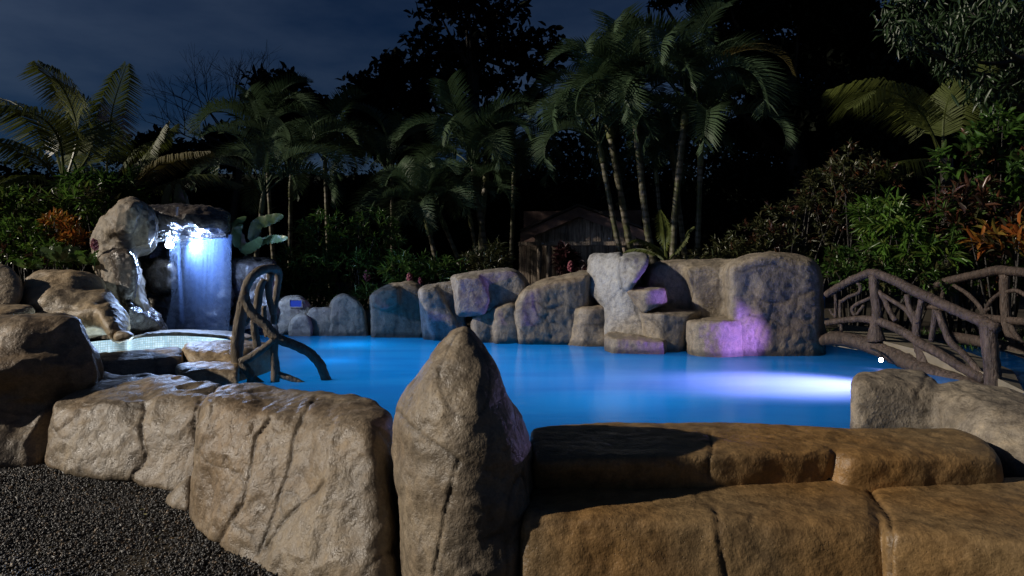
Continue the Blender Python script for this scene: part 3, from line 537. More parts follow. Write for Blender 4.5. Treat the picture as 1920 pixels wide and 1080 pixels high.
rock('lintel_stone', [slab([(372, 392), (382, 386), (398, 388), (404, 395), (390, 402), (374, 400)], 9.9, 10.6)], TAN_LIT, 'small tan stone lying on top of the dark grotto lintel', 'stone', LG, h=.02, r=.03, seed=57)
bw = [P(230, 420, 10.7), P(424, 420, 10.9), P(428, 640, 10.7), P(230, 640, 10.5), P(230, 420, 11.6), P(418, 430, 11.6), P(425, 640, 11.6), P(230, 640, 11.6)]
bl = slab([(272, 505), (290, 488), (318, 488), (336, 505), (338, 545), (300, 555), (276, 540)], 10.0, 11.2)
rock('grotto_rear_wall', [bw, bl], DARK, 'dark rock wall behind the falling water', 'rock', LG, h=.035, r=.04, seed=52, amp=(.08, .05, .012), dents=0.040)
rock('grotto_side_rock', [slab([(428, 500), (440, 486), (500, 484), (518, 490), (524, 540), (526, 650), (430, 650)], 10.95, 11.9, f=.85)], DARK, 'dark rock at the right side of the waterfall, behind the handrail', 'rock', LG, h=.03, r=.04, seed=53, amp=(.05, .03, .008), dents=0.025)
rock('wet_cheek', [slab([(208, 470), (245, 462), (262, 500), (258, 560), (232, 580), (212, 540)], 8.5, 9.5)], DARK, 'wet dark rock cheek under the grotto pillar glinting blue', 'rock', LG, h=.024, r=.03, seed=54, amp=(.05, .03, .012), dents=0.030)
rock('wet_slide', [[P(232, 556, 8.6), P(262, 552, 9.0), P(312, 598, 9.2), P(300, 606, 8.9), P(245, 600, 8.4), P(240, 575, 8.3), P(240, 640, 8.6), P(310, 640, 9.2), P(250, 570, 9.8), P(320, 640, 9.8)]], DARK, 'wet rock chute with blue water glinting as it slides to the basin', 'rock', LG, h=.02, r=.02, seed=55, amp=(.03, .03, .015))
rock('basin_lip', [slab([(212, 628), (222, 620), (246, 622), (254, 630), (240, 640), (216, 641)], 7.0, 7.6)], TAN_LIT, 'rounded stone lip at the foot of the draped tongue', 'stone', LG, h=.016, r=.02, seed=56, amp=(.008, .006, .003))
# ================================================================== tiled basin
def mat_mosaic():
    b = NB('mosaic_tile'); p = b.n('ShaderNodeTexCoord').outputs['UV']
    br = b.n('ShaderNodeTexBrick'); br.offset = 0; b.l(p, br.inputs['Vector'])
    for k, v in (('Scale', 1), ('Mortar Size', .003), ('Brick Width', .028), ('Row Height', .028), ('Bias', .1)): br.inputs[k].default_value = v
    br.inputs['Color1'].default_value = (.40, .52, .56, 1); br.inputs['Color2'].default_value = (.68, .72, .72, 1); br.inputs['Mortar'].default_value = (.42, .42, .38, 1)
    nr = b.bump(b.math('SUBTRACT', 1.0, br.outputs['Fac']), .4, .002)
    return b.done(b.prin(br.outputs['Color'], .18, nr, .5))
def strip(name, top, bot, mat, parent=None, n=6):
    T, _ = catmull(top, [0]*len(top), n); B, _ = catmull(bot, [0]*len(bot), n); V = []; F = []; u = [0]
    for i in range(1, len(T)): u.append(u[-1]+(T[i]-T[i-1]).length)
    for a, c in zip(T, B): V += [a, c]
    for i in range(len(T)-1): F.append((2*i, 2*i+1, 2*i+3, 2*i+2))
    o = mk(name, V, F, mat, parent); uv = o.data.uv_layers.new(name='UVMap')
    for pl in o.data.polygons:
        for li in pl.loop_indices:
            vi = o.data.loops[li].vertex_index; uv.data[li].uv = (u[vi//2], o.data.vertices[vi].co.z)
    return o
MOS = mat_mosaic()
tb = empty('tiled_basin', Z(320, 640, .2)); tb.location.z = -.2
tag(tb, 'small tiled spa basin with pale blue mosaic between the waterfall and the stairs', 'basin')
def ptp(o, par): o.parent = par; o.matrix_parent_inverse = Matrix.Translation(-Vector(par.location)); return o
rimT = [Z(x, y+3, .22)+Vector((0, -.06, 0)) for x, y in [(150, 640), (215, 633)]+rim_px]
ptp(strip('mosaic_wall', rimT, [v+Vector((0, -.02, -.75)) for v in rimT], MOS), tb)
near = [Vector((v.x, y, .21)) for v, y in ((P(150, 655, 6.9), 6.98), (P(260, 650, 7.05), 7.1), (P(340, 645, 7.3), 7.3), (P(440, 642, 7.5), 7.5))]
bw_ = poly_mesh('basin_floor', [(rimT[i].x, rimT[i].y) for i in range(len(rimT))]+[(v.x, v.y) for v in reversed(near)], -.35, MOS); ptp(bw_, tb)
def mat_clear():
    b = NB('clear_basin_water'); gl = b.n('ShaderNodeBsdfGlossy'); gl.inputs['Roughness'].default_value = .12
    tr = b.n('ShaderNodeBsdfTransparent'); tr.inputs[0].default_value = (.88, .97, 1, 1)
    fr = b.n('ShaderNodeFresnel'); fr.inputs[0].default_value = 1.2; m = b.n('ShaderNodeMixShader')
    b.l(b.bump(b.noise(b.pos(), 8, 3), .3, .03), gl.inputs['Normal'])
    b.l(fr.outputs[0], m.inputs[0]); b.l(tr.outputs[0], m.inputs[1]); b.l(gl.outputs[0], m.inputs[2]); return b.done(m.outputs[0])
CLEAR = mat_clear()
lamp('basin_light', 'POINT', (-3.95, 7.72, -.12), 60, (.66, .82, 1.0), tb, shadow_soft_size=.12)
tag(poly_mesh('basin_water', [(rimT[i].x, rimT[i].y-.01) for i in range(len(rimT))]+[(v.x, v.y) for v in reversed(near)], .1, CLEAR), 'clear water standing in the tiled basin', None, None, 'structure')
gpool = poly_mesh('grotto_water', [(-6.4, 8.7), (-4.2, 8.9), (-4.0, 9.6), (-3.9, 10.9), (-6.4, 10.9)], .17, mat_simple('dark_water', (.012, .02, .03), .12, .5, .1, 3, .15))
tag(gpool, 'dark water at the foot of the waterfall', None, None, 'structure')
# ================================================================== waterfall and its lamps
def mat_fall(name, dens, scale):
    b = NB(name); p = b.n('ShaderNodeTexCoord').outputs['UV']
    m = b.n('ShaderNodeMapping'); m.inputs['Scale'].default_value = scale; b.l(p, m.inputs['Vector'])
    n = b.noise(m.outputs[0], 1.0, 5, .65); ed = b.attr('edge')
    a = b.math('MULTIPLY', b.ramp(n, [(.32, (.12, .12, .12)), (.68, (1, 1, 1))]), b.math('MULTIPLY', ed, dens))
    tl = b.n('ShaderNodeBsdfTranslucent'); tl.inputs[0].default_value = (.30, .48, .95, 1)
    df = b.n('ShaderNodeBsdfDiffuse'); df.inputs[0].default_value = (.30, .48, .95, 1)
    ad = b.n('ShaderNodeMixShader'); ad.inputs[0].default_value = .45; b.l(tl.outputs[0], ad.inputs[1]); b.l(df.outputs[0], ad.inputs[2])
    tr = b.n('ShaderNodeBsdfTransparent'); mx = b.n('ShaderNodeMixShader')
    b.l(a, mx.inputs[0]); b.l(tr.outputs[0], mx.inputs[1]); b.l(ad.outputs[0], mx.inputs[2]); return b.done(mx.outputs[0])
def fall_sheet(name, top, bot, dens, scale, parent, nz_=24, fade=.42, bow=.12):
    V = []; F = []; E = []; T, _ = catmull(top, [0]*len(top), 8); B, _ = catmull(bot, [0]*len(bot), 8); m = len(T)
    for j in range(nz_+1):
        t = j/nz_
        for i in range(m):
            p = T[i].lerp(B[i], t); p = p+Vector((0, -bow*math.sqrt(t), 0)); V.append(p)
            s = i/(m-1)+.05*float(vnoise(np.array([[t*4.0, 3.3*len(top), (i > m//2)*7.0]]))[0]); s = min(max(s, 0), 1); E.append(min(1, min(s, 1-s)/fade)*(1-.93*t**.6))
    for j in range(nz_):
        for i in range(m-1): F.append((j*m+i, j*m+i+1, (j+1)*m+i+1, (j+1)*m+i))
    o = mk(name, V, F, mat_fall(name+'_water', dens, scale), None); set_attr(o, 'edge', E); ptp(o, parent)
    uv = o.data.uv_layers.new(name='UVMap'); co = o.data.vertices
    for lp in o.data.loops: v = co[lp.vertex_index].co; uv.data[lp.index].uv = (v.x, v.z)
    return o
wf = empty('waterfall', P(390, 620, 9.8)); tag(wf, 'waterfall curtain lit blue white, pouring from the dark rock lintel', 'waterfall')
fall_sheet('curtain', [P(345, 446, 9.85), P(370, 446, 9.75), P(400, 446, 9.75), P(436, 446, 9.85)], [P(350, 618, 9.85), P(380, 620, 9.75), P(410, 620, 9.75), P(434, 619, 9.85)], .62, (85, .7, 1), wf)
fall_sheet('curtain', [P(350, 448, 9.95), P(390, 448, 9.92), P(434, 448, 10)], [P(352, 616, 9.95), P(390, 618, 9.9), P(432, 617, 10)], .5, (60, .5, 1), wf)
fall_sheet('stream', [P(329, 388, 9.5), P(336, 388, 9.5)], [P(345, 606, 9.55), P(356, 606, 9.55)], .75, (90, .6, 1), wf, fade=.4)
fall_sheet('stream', [P(427, 440, 9.72), P(437, 440, 9.72)], [P(430, 600, 9.72), P(439, 600, 9.72)], .4, (90, .6, 1), wf, fade=.5)
# frothy splash of water breaking over the lamp
sp = MB()
for k in range(150):
    x = random.uniform(286, 330); y = 452-abs(random.gauss(0, 7))+((308-x)**2)*.02*random.random(); c = P(x, y, random.uniform(9.6, 9.9)); r = random.uniform(.004, .016)
    d = Vector((random.uniform(-1, 1), random.uniform(-1, 1), random.uniform(-.6, 1))).normalized()
    sp.tube([c-d*r*1.5, c, c+d*r*1.8], [.001, r*.6, .001], 5, 2, False)
for k in range(70):
    x = random.uniform(330, 405); c = P(x, 446+random.uniform(-4, 3), random.uniform(9.62, 9.8)); r = random.uniform(.004, .013)
    d = Vector((1, random.uniform(-.4, .4), random.uniform(-.3, .2))).normalized(); sp.tube([c-d*r*2, c, c+d*r*3], [.001, r*.6, .001], 5, 2, False)
b = NB('frothy_water'); FROTH = b.done(b.prin((.8, .85, .9), .15, None, .6))
s_ = sp.build('splash', FROTH); ptp(s_, wf); s_['kind'] = 'stuff'
def mat_mist():
    m = bpy.data.materials.new('spray_mist'); m.use_nodes = True; t = m.node_tree; t.nodes.clear(); o = t.nodes.new('ShaderNodeOutputMaterial'); v = t.nodes.new('ShaderNodeVolumePrincipled')
    v.inputs['Color'].default_value = (.55, .7, 1, 1); v.inputs['Density'].default_value = .10; t.links.new(v.outputs[0], o.inputs['Volume']); return m
m = MB(); c0 = P(385, 530, 9.6); m.tube([c0+Vector((-.12, 0, -.72)), c0+Vector((-.05, 0, -.2)), c0+Vector((-.06, 0, .45)), c0+Vector((-.06, 0, .95))], [.42, .38, .40, .2], 20, 5)
mo = m.build('mist', mat_mist(), None); tag(mo, 'fine spray hanging round the waterfall', None, None, 'stuff')
def mat_emit(name, c, e):
    b = NB(name); x = b.n('ShaderNodeEmission'); x.inputs[0].default_value = (*c, 1); x.inputs[1].default_value = e; return b.done(x.outputs[0])
METAL = mat_simple('lamp_metal', (.08, .08, .085), .35, .5, .2, 10, .1, .8)
def spot_fixture(name, label, loc, aim, r, lens, group=None):
    """round underwater style fixture: housing, bezel ring and glowing lens"""
    t = empty(name, loc); tag(t, label, 'lamp', group); d = (Vector(aim)-Vector(loc)).normalized()
    m = MB(); m.tube([-d*r*1.6, -d*r*.2], [r*.8, r*1.0], 16, 1); m.build('housing', METAL, t)
    m = MB(); m.tube([-d*r*.2, d*r*.06], [r*1.2, r*1.2], 16, 1); m.build('bezel', METAL, t)
    m = MB(); m.tube([d*r*.05, d*r*.14, d*r*.3], [r*1.0, r*.85, r*.3], 16, 2); m.build('lens', lens, t)
    return t, d
LENS = mat_emit('waterfall_lamp_lens', (.75, .88, 1.0), 60)
for (px, py, lab, e) in ((318, 459, 'left blue white lamp glaring under the waterfall lintel in the splash', 130), (364, 460, 'right blue white lamp glaring behind the waterfall curtain', 190)):
    L0 = P(px, py, 10.05); aim = L0+Vector((.5, -1.2, -.5))
    t, d = spot_fixture('waterfall_lamp', lab, L0, aim, .058, LENS, 'lamps behind the waterfall')
    lamp('waterfall_light', 'SPOT', L0+d*.12, e*.72, (.40, .58, 1.0), t, aim=L0+Vector((1.2, -.5, -.45)), spot_size=R(170), spot_blend=.4, shadow_soft_size=.05)
# ================================================================== branch handrail
def vp(pts, Yf): return [P(x, y, Yf(x, y) if callable(Yf) else Yf) for x, y in pts]
def px_r(px, Y): return px/FPX*Y
def branch(parent, pts, Y, rpx, n=9, sub=5, name='branch', mat=BRANCH):
    Q = vp(pts, Y); r = [a*(1.2 if mat is BRANCH else .9) for a in (rpx if hasattr(rpx, '__len__') else [rpx]*len(pts))]
    m = MB(); m.tube(Q, [px_r(a, q.y) for a, q in zip(r, Q)], n+2, sub+1, True, .10)
    return ptp(m.build(name, mat), parent)
hr = empty('branch_handrail', P(475, 690, 6.6)); tag(hr, 'handrail of sculpted concrete branches at the stairs into the pool', 'handrail')
H1 = 6.6
branch(hr, [(447, 700), (446, 682), (444, 650), (449, 612), (454, 578), (458, 552)], 6.62, [10, 10, 9.5, 9.5, 8.5, 7])
branch(hr, [(458, 556), (462, 537), (474, 517), (491, 506), (505, 504), (514, 504), (521, 509), (522, 525), (518, 552), (514, 580), (513, 608)], lambda x, y: 6.6+max(0, x-480)*.012, [7, 7, 7, 7, 7, 7.5, 7, 5.5, 5, 4.5, 4.5])
branch(hr, [(458, 552), (464, 572), (477, 592), (497, 609), (515, 630), (528, 638), (554, 648), (581, 662), (601, 685), (611, 710), (622, 721), (634, 728)], lambda x, y: 6.55 if x < 520 else 6.55+.1*(x-520)/100, [7, 7, 7.5, 7.5, 8, 8, 7.5, 7.5, 7.5, 7.5, 6, 4])
branch(hr, [(495, 524), (486, 546), (483, 572), (477, 606), (480, 634), (484, 655)], 6.85, [5, 6.5, 6.5, 6, 6, 6])
branch(hr, [(508, 512), (503, 537), (505, 560), (512, 590)], 6.9, [6.5, 6, 5, 4])
branch(hr, [(458, 609), (465, 596), (474, 587)], 6.75, [5, 5, 5])
branch(hr, [(495, 574), (496, 600), (501, 632)], 6.95, [4, 4, 4])
branch(hr, [(450, 679), (472, 668), (496, 652), (514, 637)], 6.5, [6, 6.5, 6, 5.5])
branch(hr, [(452, 678), (462, 692), (471, 706), (469, 722)], 6.5, [6, 7, 6.5, 6])
branch(hr, [(471, 704), (481, 712), (494, 720)], 6.5, [4.5, 4.5, 3.5])
branch(hr, [(514, 634), (514, 666), (517, 696), (515, 722)], 6.52, [6.5, 6, 7, 6.5])
branch(hr, [(518, 700), (534, 706), (554, 713), (572, 720)], 6.52, [5, 5, 4.5, 3])
# ================================================================== branch bridge
def YF(x, y=0): return 8.35-(x-1550)*(2.05/312)
def YR(x, y=0): return 9.4-(x-1732)*(1.5/188)
br = empty('branch_bridge', P(1720, 690, 7.6)); br.location.z = 0; tag(br, 'arched footbridge with railings of sculpted concrete branches over the pool inlet', 'bridge')
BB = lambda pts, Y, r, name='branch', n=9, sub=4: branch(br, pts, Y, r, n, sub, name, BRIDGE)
BB([(1549, 553), (1566, 542), (1596, 526), (1628, 513), (1646, 514), (1676, 526), (1711, 544), (1741, 558), (1779, 576), (1815, 592), (1844, 604), (1870, 616)], YF, [7, 8, 8.5, 9, 9.5, 10, 10.5, 11, 11, 11.5, 12.5, 11], 'top_rail')
BB([(1549, 606), (1578, 601), (1613, 598), (1637, 600), (1667, 610), (1702, 627), (1726, 644), (1756, 660), (1800, 687), (1830, 703), (1846, 711)], YF, [6, 6.5, 7, 9, 9, 9.5, 10, 10, 10.5, 11, 10], 'middle_rail')
BB([(1541, 643), (1550, 637), (1572, 635), (1604, 640), (1634, 649), (1667, 663), (1696, 676), (1720, 688), (1760, 704), (1810, 722), (1860, 740)], YF, [8, 13, 15, 15.5, 16, 17, 18, 19, 19, 19, 18], 'log')
BB([(1637, 516), (1641, 558), (1644, 590), (1642, 610), (1643, 640)], YF, [9.5, 9.5, 10, 12, 19], 'post')
BB([(1853, 604), (1856, 647), (1860, 690), (1862, 735)], YF, [16, 15.5, 15.5, 17], 'post')
BB([(1729, 556), (1723, 588), (1718, 615), (1720, 642), (1729, 666), (1737, 692)], lambda x, y: YF(x)+.03, [6, 6.5, 8, 9, 12, 16], 'post')
for pts, r in (([(1566, 546), (1567, 567), (1566, 596)], 3.2), ([(1576, 562), (1575, 588), (1578, 622)], 3.4), ([(1577, 566), (1592, 556), (1610, 549), (1613, 538), (1606, 528)], 3.6), ([(1566, 594), (1560, 588), (1556, 580)], 2.8),
               ([(1604, 592), (1598, 585), (1599, 576), (1613, 567), (1634, 558)], 3.6), ([(1620, 572), (1606, 590)], 3), ([(1636, 542), (1652, 551), (1666, 579), (1679, 602)], [4.5, 5, 5.5, 5.5]), ([(1655, 553), (1678, 567), (1696, 578), (1708, 594), (1718, 616)], [4.5, 4.5, 5, 5, 5]),
               ([(1701, 552), (1704, 573), (1713, 591), (1722, 606)], 6), ([(1753, 580), (1751, 606), (1746, 640)], 5.5), ([(1758, 583), (1770, 615), (1783, 642), (1808, 665), (1832, 692), (1838, 704)], [6.5, 7, 7, 6.5, 6.5, 7]), ([(1632, 530), (1640, 536), (1646, 527)], 4)):
    BB(pts, lambda x, y: YF(x)+.02, r, 'strut')
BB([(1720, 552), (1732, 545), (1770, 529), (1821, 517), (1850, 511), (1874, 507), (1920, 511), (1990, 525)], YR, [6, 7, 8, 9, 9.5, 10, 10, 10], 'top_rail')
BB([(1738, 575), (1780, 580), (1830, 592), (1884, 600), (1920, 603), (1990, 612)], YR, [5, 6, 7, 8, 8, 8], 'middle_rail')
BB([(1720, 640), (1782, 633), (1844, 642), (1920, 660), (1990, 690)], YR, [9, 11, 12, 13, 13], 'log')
BB([(1883, 515), (1884, 564), (1889, 618), (1908, 650)], YR, [9.5, 9, 9, 7], 'post')
for pts, r in (([(1770, 545), (1766, 560), (1772, 580)], 4), ([(1788, 535), (1815, 552), (1838, 576), (1842, 592)], [3.5, 4.5, 4.5, 4]), ([(1878, 548), (1856, 566), (1845, 590)], 4), ([(1886, 548), (1906, 545), (1925, 555)], 4.5), ([(1890, 600), (1902, 625), (1918, 645)], 5), ([(1835, 578), (1846, 583), (1856, 578)], 3)):
    BB(pts, YR, r, 'strut')
# deck of the bridge and the path beyond
CONC = mat_simple('path_concrete', (.20, .175, .13), .7, .3, .3, 5, .3)
m = MB(); N = 12; V = []; F = []
for i in range(N+1):
    x = 1552+(1920-1552)*i/N; a = P(x, 0, YF(x)); yy = YF(x); xx = a.x; zz = .30-.28*(i/N)**1.6; w = Vector((.75, 1.15, 0))
    for q in (Vector((xx, yy, zz)), Vector((xx, yy, zz))+w, Vector((xx, yy, zz-.16)), Vector((xx, yy, zz-.16))+w): V.append(q)
for i in range(N):
    a = 4*i; c = a+4; F += [(a, a+1, c+1, c), (a+2, c+2, c+3, a+3), (a, c, c+2, a+2), (a+1, a+3, c+3, c+1)]
m.add(V, F); ptp(m.build('deck', CONC, None, False), br)
pth = poly_mesh('path', [(4.6, 4.8), (6.2, 4.6), (14, 6.2), (14, 9.2), (9.0, 9.6), (6.0, 8.9), (5.6, 7.2)], .115, CONC); tag(pth, 'pale concrete path at the end of the bridge', None, None, 'structure')
BL = mat_emit('bridge_lamp_lens', (.70, .50, 1.0), 500)
L0 = P(1652, 675, 7.38); aim = L0+Vector((-2.2, -1.2, .1))
t, d = spot_fixture('bridge_lamp', 'small violet white spot lamp under the bridge log above the water', L0, aim, .024, BL)
lamp('bridge_light', 'SPOT', L0+d*.05, 400, (.40, .23, 1.0), t, aim=L0+Vector((-.82, .55, .10)), spot_size=R(36), spot_blend=.9, shadow_soft_size=.03)
m = MB(); m.tube([Vector((.02, 0, .01)), Vector((.05, .12, .07)), Vector((.05, .30, .09))], .012, 8, 3); m.build('bracket', METAL, t)
lamp('bridge_beam', 'SPOT', L0+d*.05, 60, (.55, .45, 1.0), t, aim=P(1480, 722, 1.1*FPX/222), spot_size=R(34), spot_blend=.9, shadow_soft_size=.02)
# ================================================================== sign, pipes, flagstones
SIGNB = mat_simple('blue_enamel', (.02, .05, .28), .35, .5, .15, 6, .05); PVC = mat_simple('white_pvc', (.30, .30, .29), .35, .5, .15, 8, .05); BLUEP = mat_simple('blue_valve', (.03, .12, .30), .4, .5, .2, 8, .05)
sg = empty('blue_sign', P(555, 569, 10.95)); tag(sg, 'small blue plate sign on the far slab rock', 'sign')
m = MB(); m.box((0, 0, 0), (.19, .02, .11)); m.build('plate', SIGNB, sg, False)
m = MB()
for dx, dz, w, hh in ((0, .058, .21, .012), (0, -.058, .21, .012), (-.1, 0, .012, .104), (.1, 0, .012, .104)): m.box((dx, -.004, dz), (w, .03, hh))
m.build('frame', GREY, sg, False)
pp = empty('water_pipe', P(1544, 650, 8.35)); tag(pp, 'white plastic water pipe with a blue valve standing beside the end block rock', 'pipe')
def pv(pts, r, name, mat):
    m = MB(); m.tube([P(x+1, y, 8.9) for x, y in pts], r, 12, 1); return ptp(m.build(name, mat), pp)
pv([(1541, 652), (1541, 578)], .022, 'pipe', PVC); pv([(1541, 596), (1541, 606)], .030, 'coupling', PVC); pv([(1541, 623), (1541, 630)], .030, 'coupling', PVC); pv([(1541, 648), (1541, 655)], .034, 'coupling', PVC)
pv([(1541, 578), (1541, 548)], .034, 'valve', BLUEP); pv([(1541, 601), (1553, 598)], .018, 'elbow', PVC)
# ================================================================== wooden hut
WOOD = mat_bark('weathered_plank', (.46, .37, .29), (.08, .062, .046), .5, .12); FASC = mat_simple('fascia_wood', (.19, .125, .11), .6, .3, .3, 6, .3); ROOFM = mat_simple('hut_roof', (.05, .045, .045), .7, .3, .3, 4, .3)
HY = 17.0
hut = empty('wooden_hut', P(1085, 530, HY)); tag(hut, 'weathered plank hut with a low gable roof among the palms', 'hut')
def wpt(px, py, dy=0): p = P(px, py, HY); p.y += dy; return p
m = MB(); m.box(wpt(1090, 490, 2.3), (3.0, 3.6, 2.6)); ptp(m.build('wall', FASC, None, False), hut)
px_ = 968
while px_ < 1192:
    w = random.uniform(10, 15); m = MB(); c = wpt(px_+w/2, 498, .42+random.uniform(-.02, .02)); m.box(c, (px_r(w-1.3, HY), .03, px_r(76, HY)), Matrix.Rotation(random.uniform(-.015, .015), 3, 'Y')); ptp(m.build('plank', WOOD, None, False), hut); px_ += w
px_ = 1003
while px_ < 1188:
    w = random.uniform(9, 13); x = px_+w/2; yt = 405+abs(x-1085)*.33; m = MB(); c = wpt(x, (yt+454)/2, -.1+random.uniform(-.02, .02)); m.box(c, (px_r(w-1.2, HY), .03, px_r(454-yt, HY)), Matrix.Rotation(random.uniform(-.015, .015), 3, 'Y')); ptp(m.build('plank', WOOD, None, False), hut); px_ += w
m = MB(); m.box(wpt(1090, 457, -.14), (px_r(236, HY), .12, px_r(7, HY))); ptp(m.build('beam', WOOD, None, False), hut)
for x in (1012, 1030, 1168):
    m = MB(); m.tube([wpt(x, 455, -.1), wpt(x, 540, -.1)], .07, 8, 1); ptp(m.build('porch_post', WOOD), hut)
for sx, xe, ye in ((-1, 978, 437), (1, 1212, 437)):
    a = wpt(1085, 390, -.35); c = wpt(xe, ye, -.35); v = (c-a); v.normalize(); up = Vector((-v.z, 0, v.x)); up = up if up.z > 0 else -up
    m = MB(); V = [a, c, c-Vector((0, 0, .24)), a-Vector((0, 0, .24))]; V2 = [p+Vector((0, .05, 0)) for p in V]
    m.add(V+V2, [(0, 1, 2, 3), (7, 6, 5, 4), (0, 4, 5, 1), (1, 5, 6, 2), (2, 6, 7, 3)]); ptp(m.build('fascia_board', FASC, None, False), hut)
    m = MB(); V = [a+Vector((0, -.03, .03)), c+Vector((0, -.03, .03)), c+Vector((0, 5, .03)), a+Vector((0, 5, .03))]; V2 = [p+Vector((0, 0, .05)) for p in V]
    m.add(V+V2, [(3, 2, 1, 0), (4, 5, 6, 7), (0, 1, 5, 4), (1, 2, 6, 5), (2, 3, 7, 6)]); ptp(m.build('roof', ROOFM, None, False), hut)
hut.rotation_euler.z = R(-7)
# ================================================================== foliage builders
LT = np.array([(0, 0, 0), (-.42, .28, .05), (0, .32, -.03), (.42, .28, .05), (-.40, .66, .03), (0, .68, -.06), (.40, .66, .03), (0, 1, -.16)], float)
LFq = [(0, 2, 1), (0, 3, 2), (1, 2, 5, 4), (2, 3, 6, 5), (4, 5, 7), (5, 6, 7)]
LFt = np.array([(0, 2, 1), (0, 3, 2), (1, 2, 5), (1, 5, 4), (2, 3, 6), (2, 6, 5), (4, 5, 7), (5, 6, 7)])
def leaf_frames(D, roll=.5):
    D = D/(np.linalg.norm(D, axis=1)[:, None]+1e-9); up = np.tile([0, 0, 1.0], (len(D), 1))+RS.normal(0, roll, (len(D), 3))
    X = np.cross(D, up); X /= np.linalg.norm(X, axis=1)[:, None]+1e-9; Zv = np.cross(X, D); return X, D, Zv
def leaf_cloud(name, pos, D, L, Wd, mat, parent=None, roll=.5, tint=None, tmpl=LT, tf=LFt):
    n = len(pos); X, Y_, Zv = leaf_frames(D, roll)
    V = pos[:, None, :]+tmpl[None, :, 0:1]*(Wd[:, None, None]*X[:, None, :])+tmpl[None, :, 1:2]*(L[:, None, None]*Y_[:, None, :])+tmpl[None, :, 2:3]*(L[:, None, None]*Zv[:, None, :])
    F = (tf[None]+(np.arange(n)*len(tmpl))[:, None, None]).reshape(-1, 3)
    o = mk(name, V.reshape(-1, 3), F, mat, parent); set_attr(o, 'tint', np.repeat(RS.rand(n) if tint is None else tint, len(tmpl))); return o
QT = np.array([(0, 0, 0), (-.5, .45, .04), (.5, .5, .04), (0, 1, -.1)], float); QF = np.array([(0, 2, 1), (1, 2, 3)])
LEAFME = {}
def leaf_mesh(mat):
    if mat.name not in LEAFME:
        me = bpy.data.meshes.new('leaf'); me.from_pydata([tuple(v) for v in LT], [], LFq); me.polygons.foreach_set('use_smooth', [True]*len(LFq)); me.materials.append(mat); LEAFME[mat.name] = me
    return LEAFME[mat.name]
def leaf_objs(pos, D, L, Wd, mat, parent, name='leaf', roll=.5):
    X, Y_, Zv = leaf_frames(D, roll)
    for i in range(len(pos)):
        o = bpy.data.objects.new(name, leaf_mesh(mat)); COL.objects.link(o); o.parent = parent
        M = Matrix([[X[i][k]*Wd[i], Y_[i][k]*L[i], Zv[i][k]*L[i], pos[i][k]] for k in range(3)]+[[0, 0, 0, 1]]); o.matrix_local = M
def shrub(name, label, base, boxes, nros, leaf_l, leaf_w, mat, cat='shrub', group=None, per=8, parts=0, droop=0.2, spread=.75, stem=True, mat2=None, frac2=.2, shell=.55):
    """boxes: ellipsoids (centre, radii) that the twig tips fill"""
    t = empty(name, base); tag(t, label, cat, group); b0 = np.array(base)
    C = []; O = []
    w = np.array([r[0]*r[1]*r[2] for c, r in boxes])**.7; w /= w.sum()
    for k in range(nros):
        c, r = boxes[RS.choice(len(boxes), p=w)]; d = RS.randn(3); d /= np.linalg.norm(d); rr = shell+(1-shell)*RS.rand()
        q = np.array(c)+d*np.array(r)*rr
        if q[2] < b0[2]+.04: q[2] = b0[2]+.04+RS.rand()*.2
        C.append(q); dd = d*np.array([1, 1, .6])+np.array([0, -.15, .55]); O.append(dd/np.linalg.norm(dd))
    C = np.array(C); O = np.array(O); n = nros*per
    A = np.repeat(O, per, 0); pos = np.repeat(C, per, 0)
    q = RS.randn(n, 3); q -= (q*A).sum(1)[:, None]*A; q /= np.linalg.norm(q, axis=1)[:, None]
    a = RS.uniform(.25, 1.25, n)*spread*1.4; D = A*np.cos(a)[:, None]+q*np.sin(a)[:, None]; D[:, 2] -= droop*RS.rand(n)
    pos = pos-A*RS.uniform(0, .12, n)[:, None]*leaf_l/.15-b0
    L = leaf_l*RS.uniform(.65, 1.2, n); Wd = leaf_w*RS.uniform(.7, 1.2, n)
    near = np.argsort(((pos+b0-np.array([0, 0, EYE]))**2).sum(1)*RS.uniform(.9, 1.1, n))
    sel = np.zeros(n, bool); sel[near[:parts]] = True
    m2 = (np.repeat(RS.rand(nros), per) < frac2) if mat2 else np.zeros(n, bool)
    for mm, mk_ in ((mat, ~m2), (mat2, m2)):
        if mm is None: continue
        i = sel & mk_
        if i.any(): leaf_objs(pos[i], D[i], L[i], Wd[i], mm, t)
        i = ~sel & mk_
        if i.any():
            o = leaf_cloud('foliage', pos[i], D[i], L[i], Wd[i], mm, t); o['kind'] = 'stuff'
    if stem:
        m = MB()
        for k in range(min(12, nros//3)):
            e = Vector(C[k]-b0); s = Vector((e.x*.25+random.uniform(-.05, .05), e.y*.25, -.05)); mid = s.lerp(e, .5)+Vector((random.uniform(-.1, .1), random.uniform(-.1, .1), .08))
            m.tube([s, mid, e], [.022, .014, .006], 5, 3, False)
        m.build('stem', BARK, t)
    return t
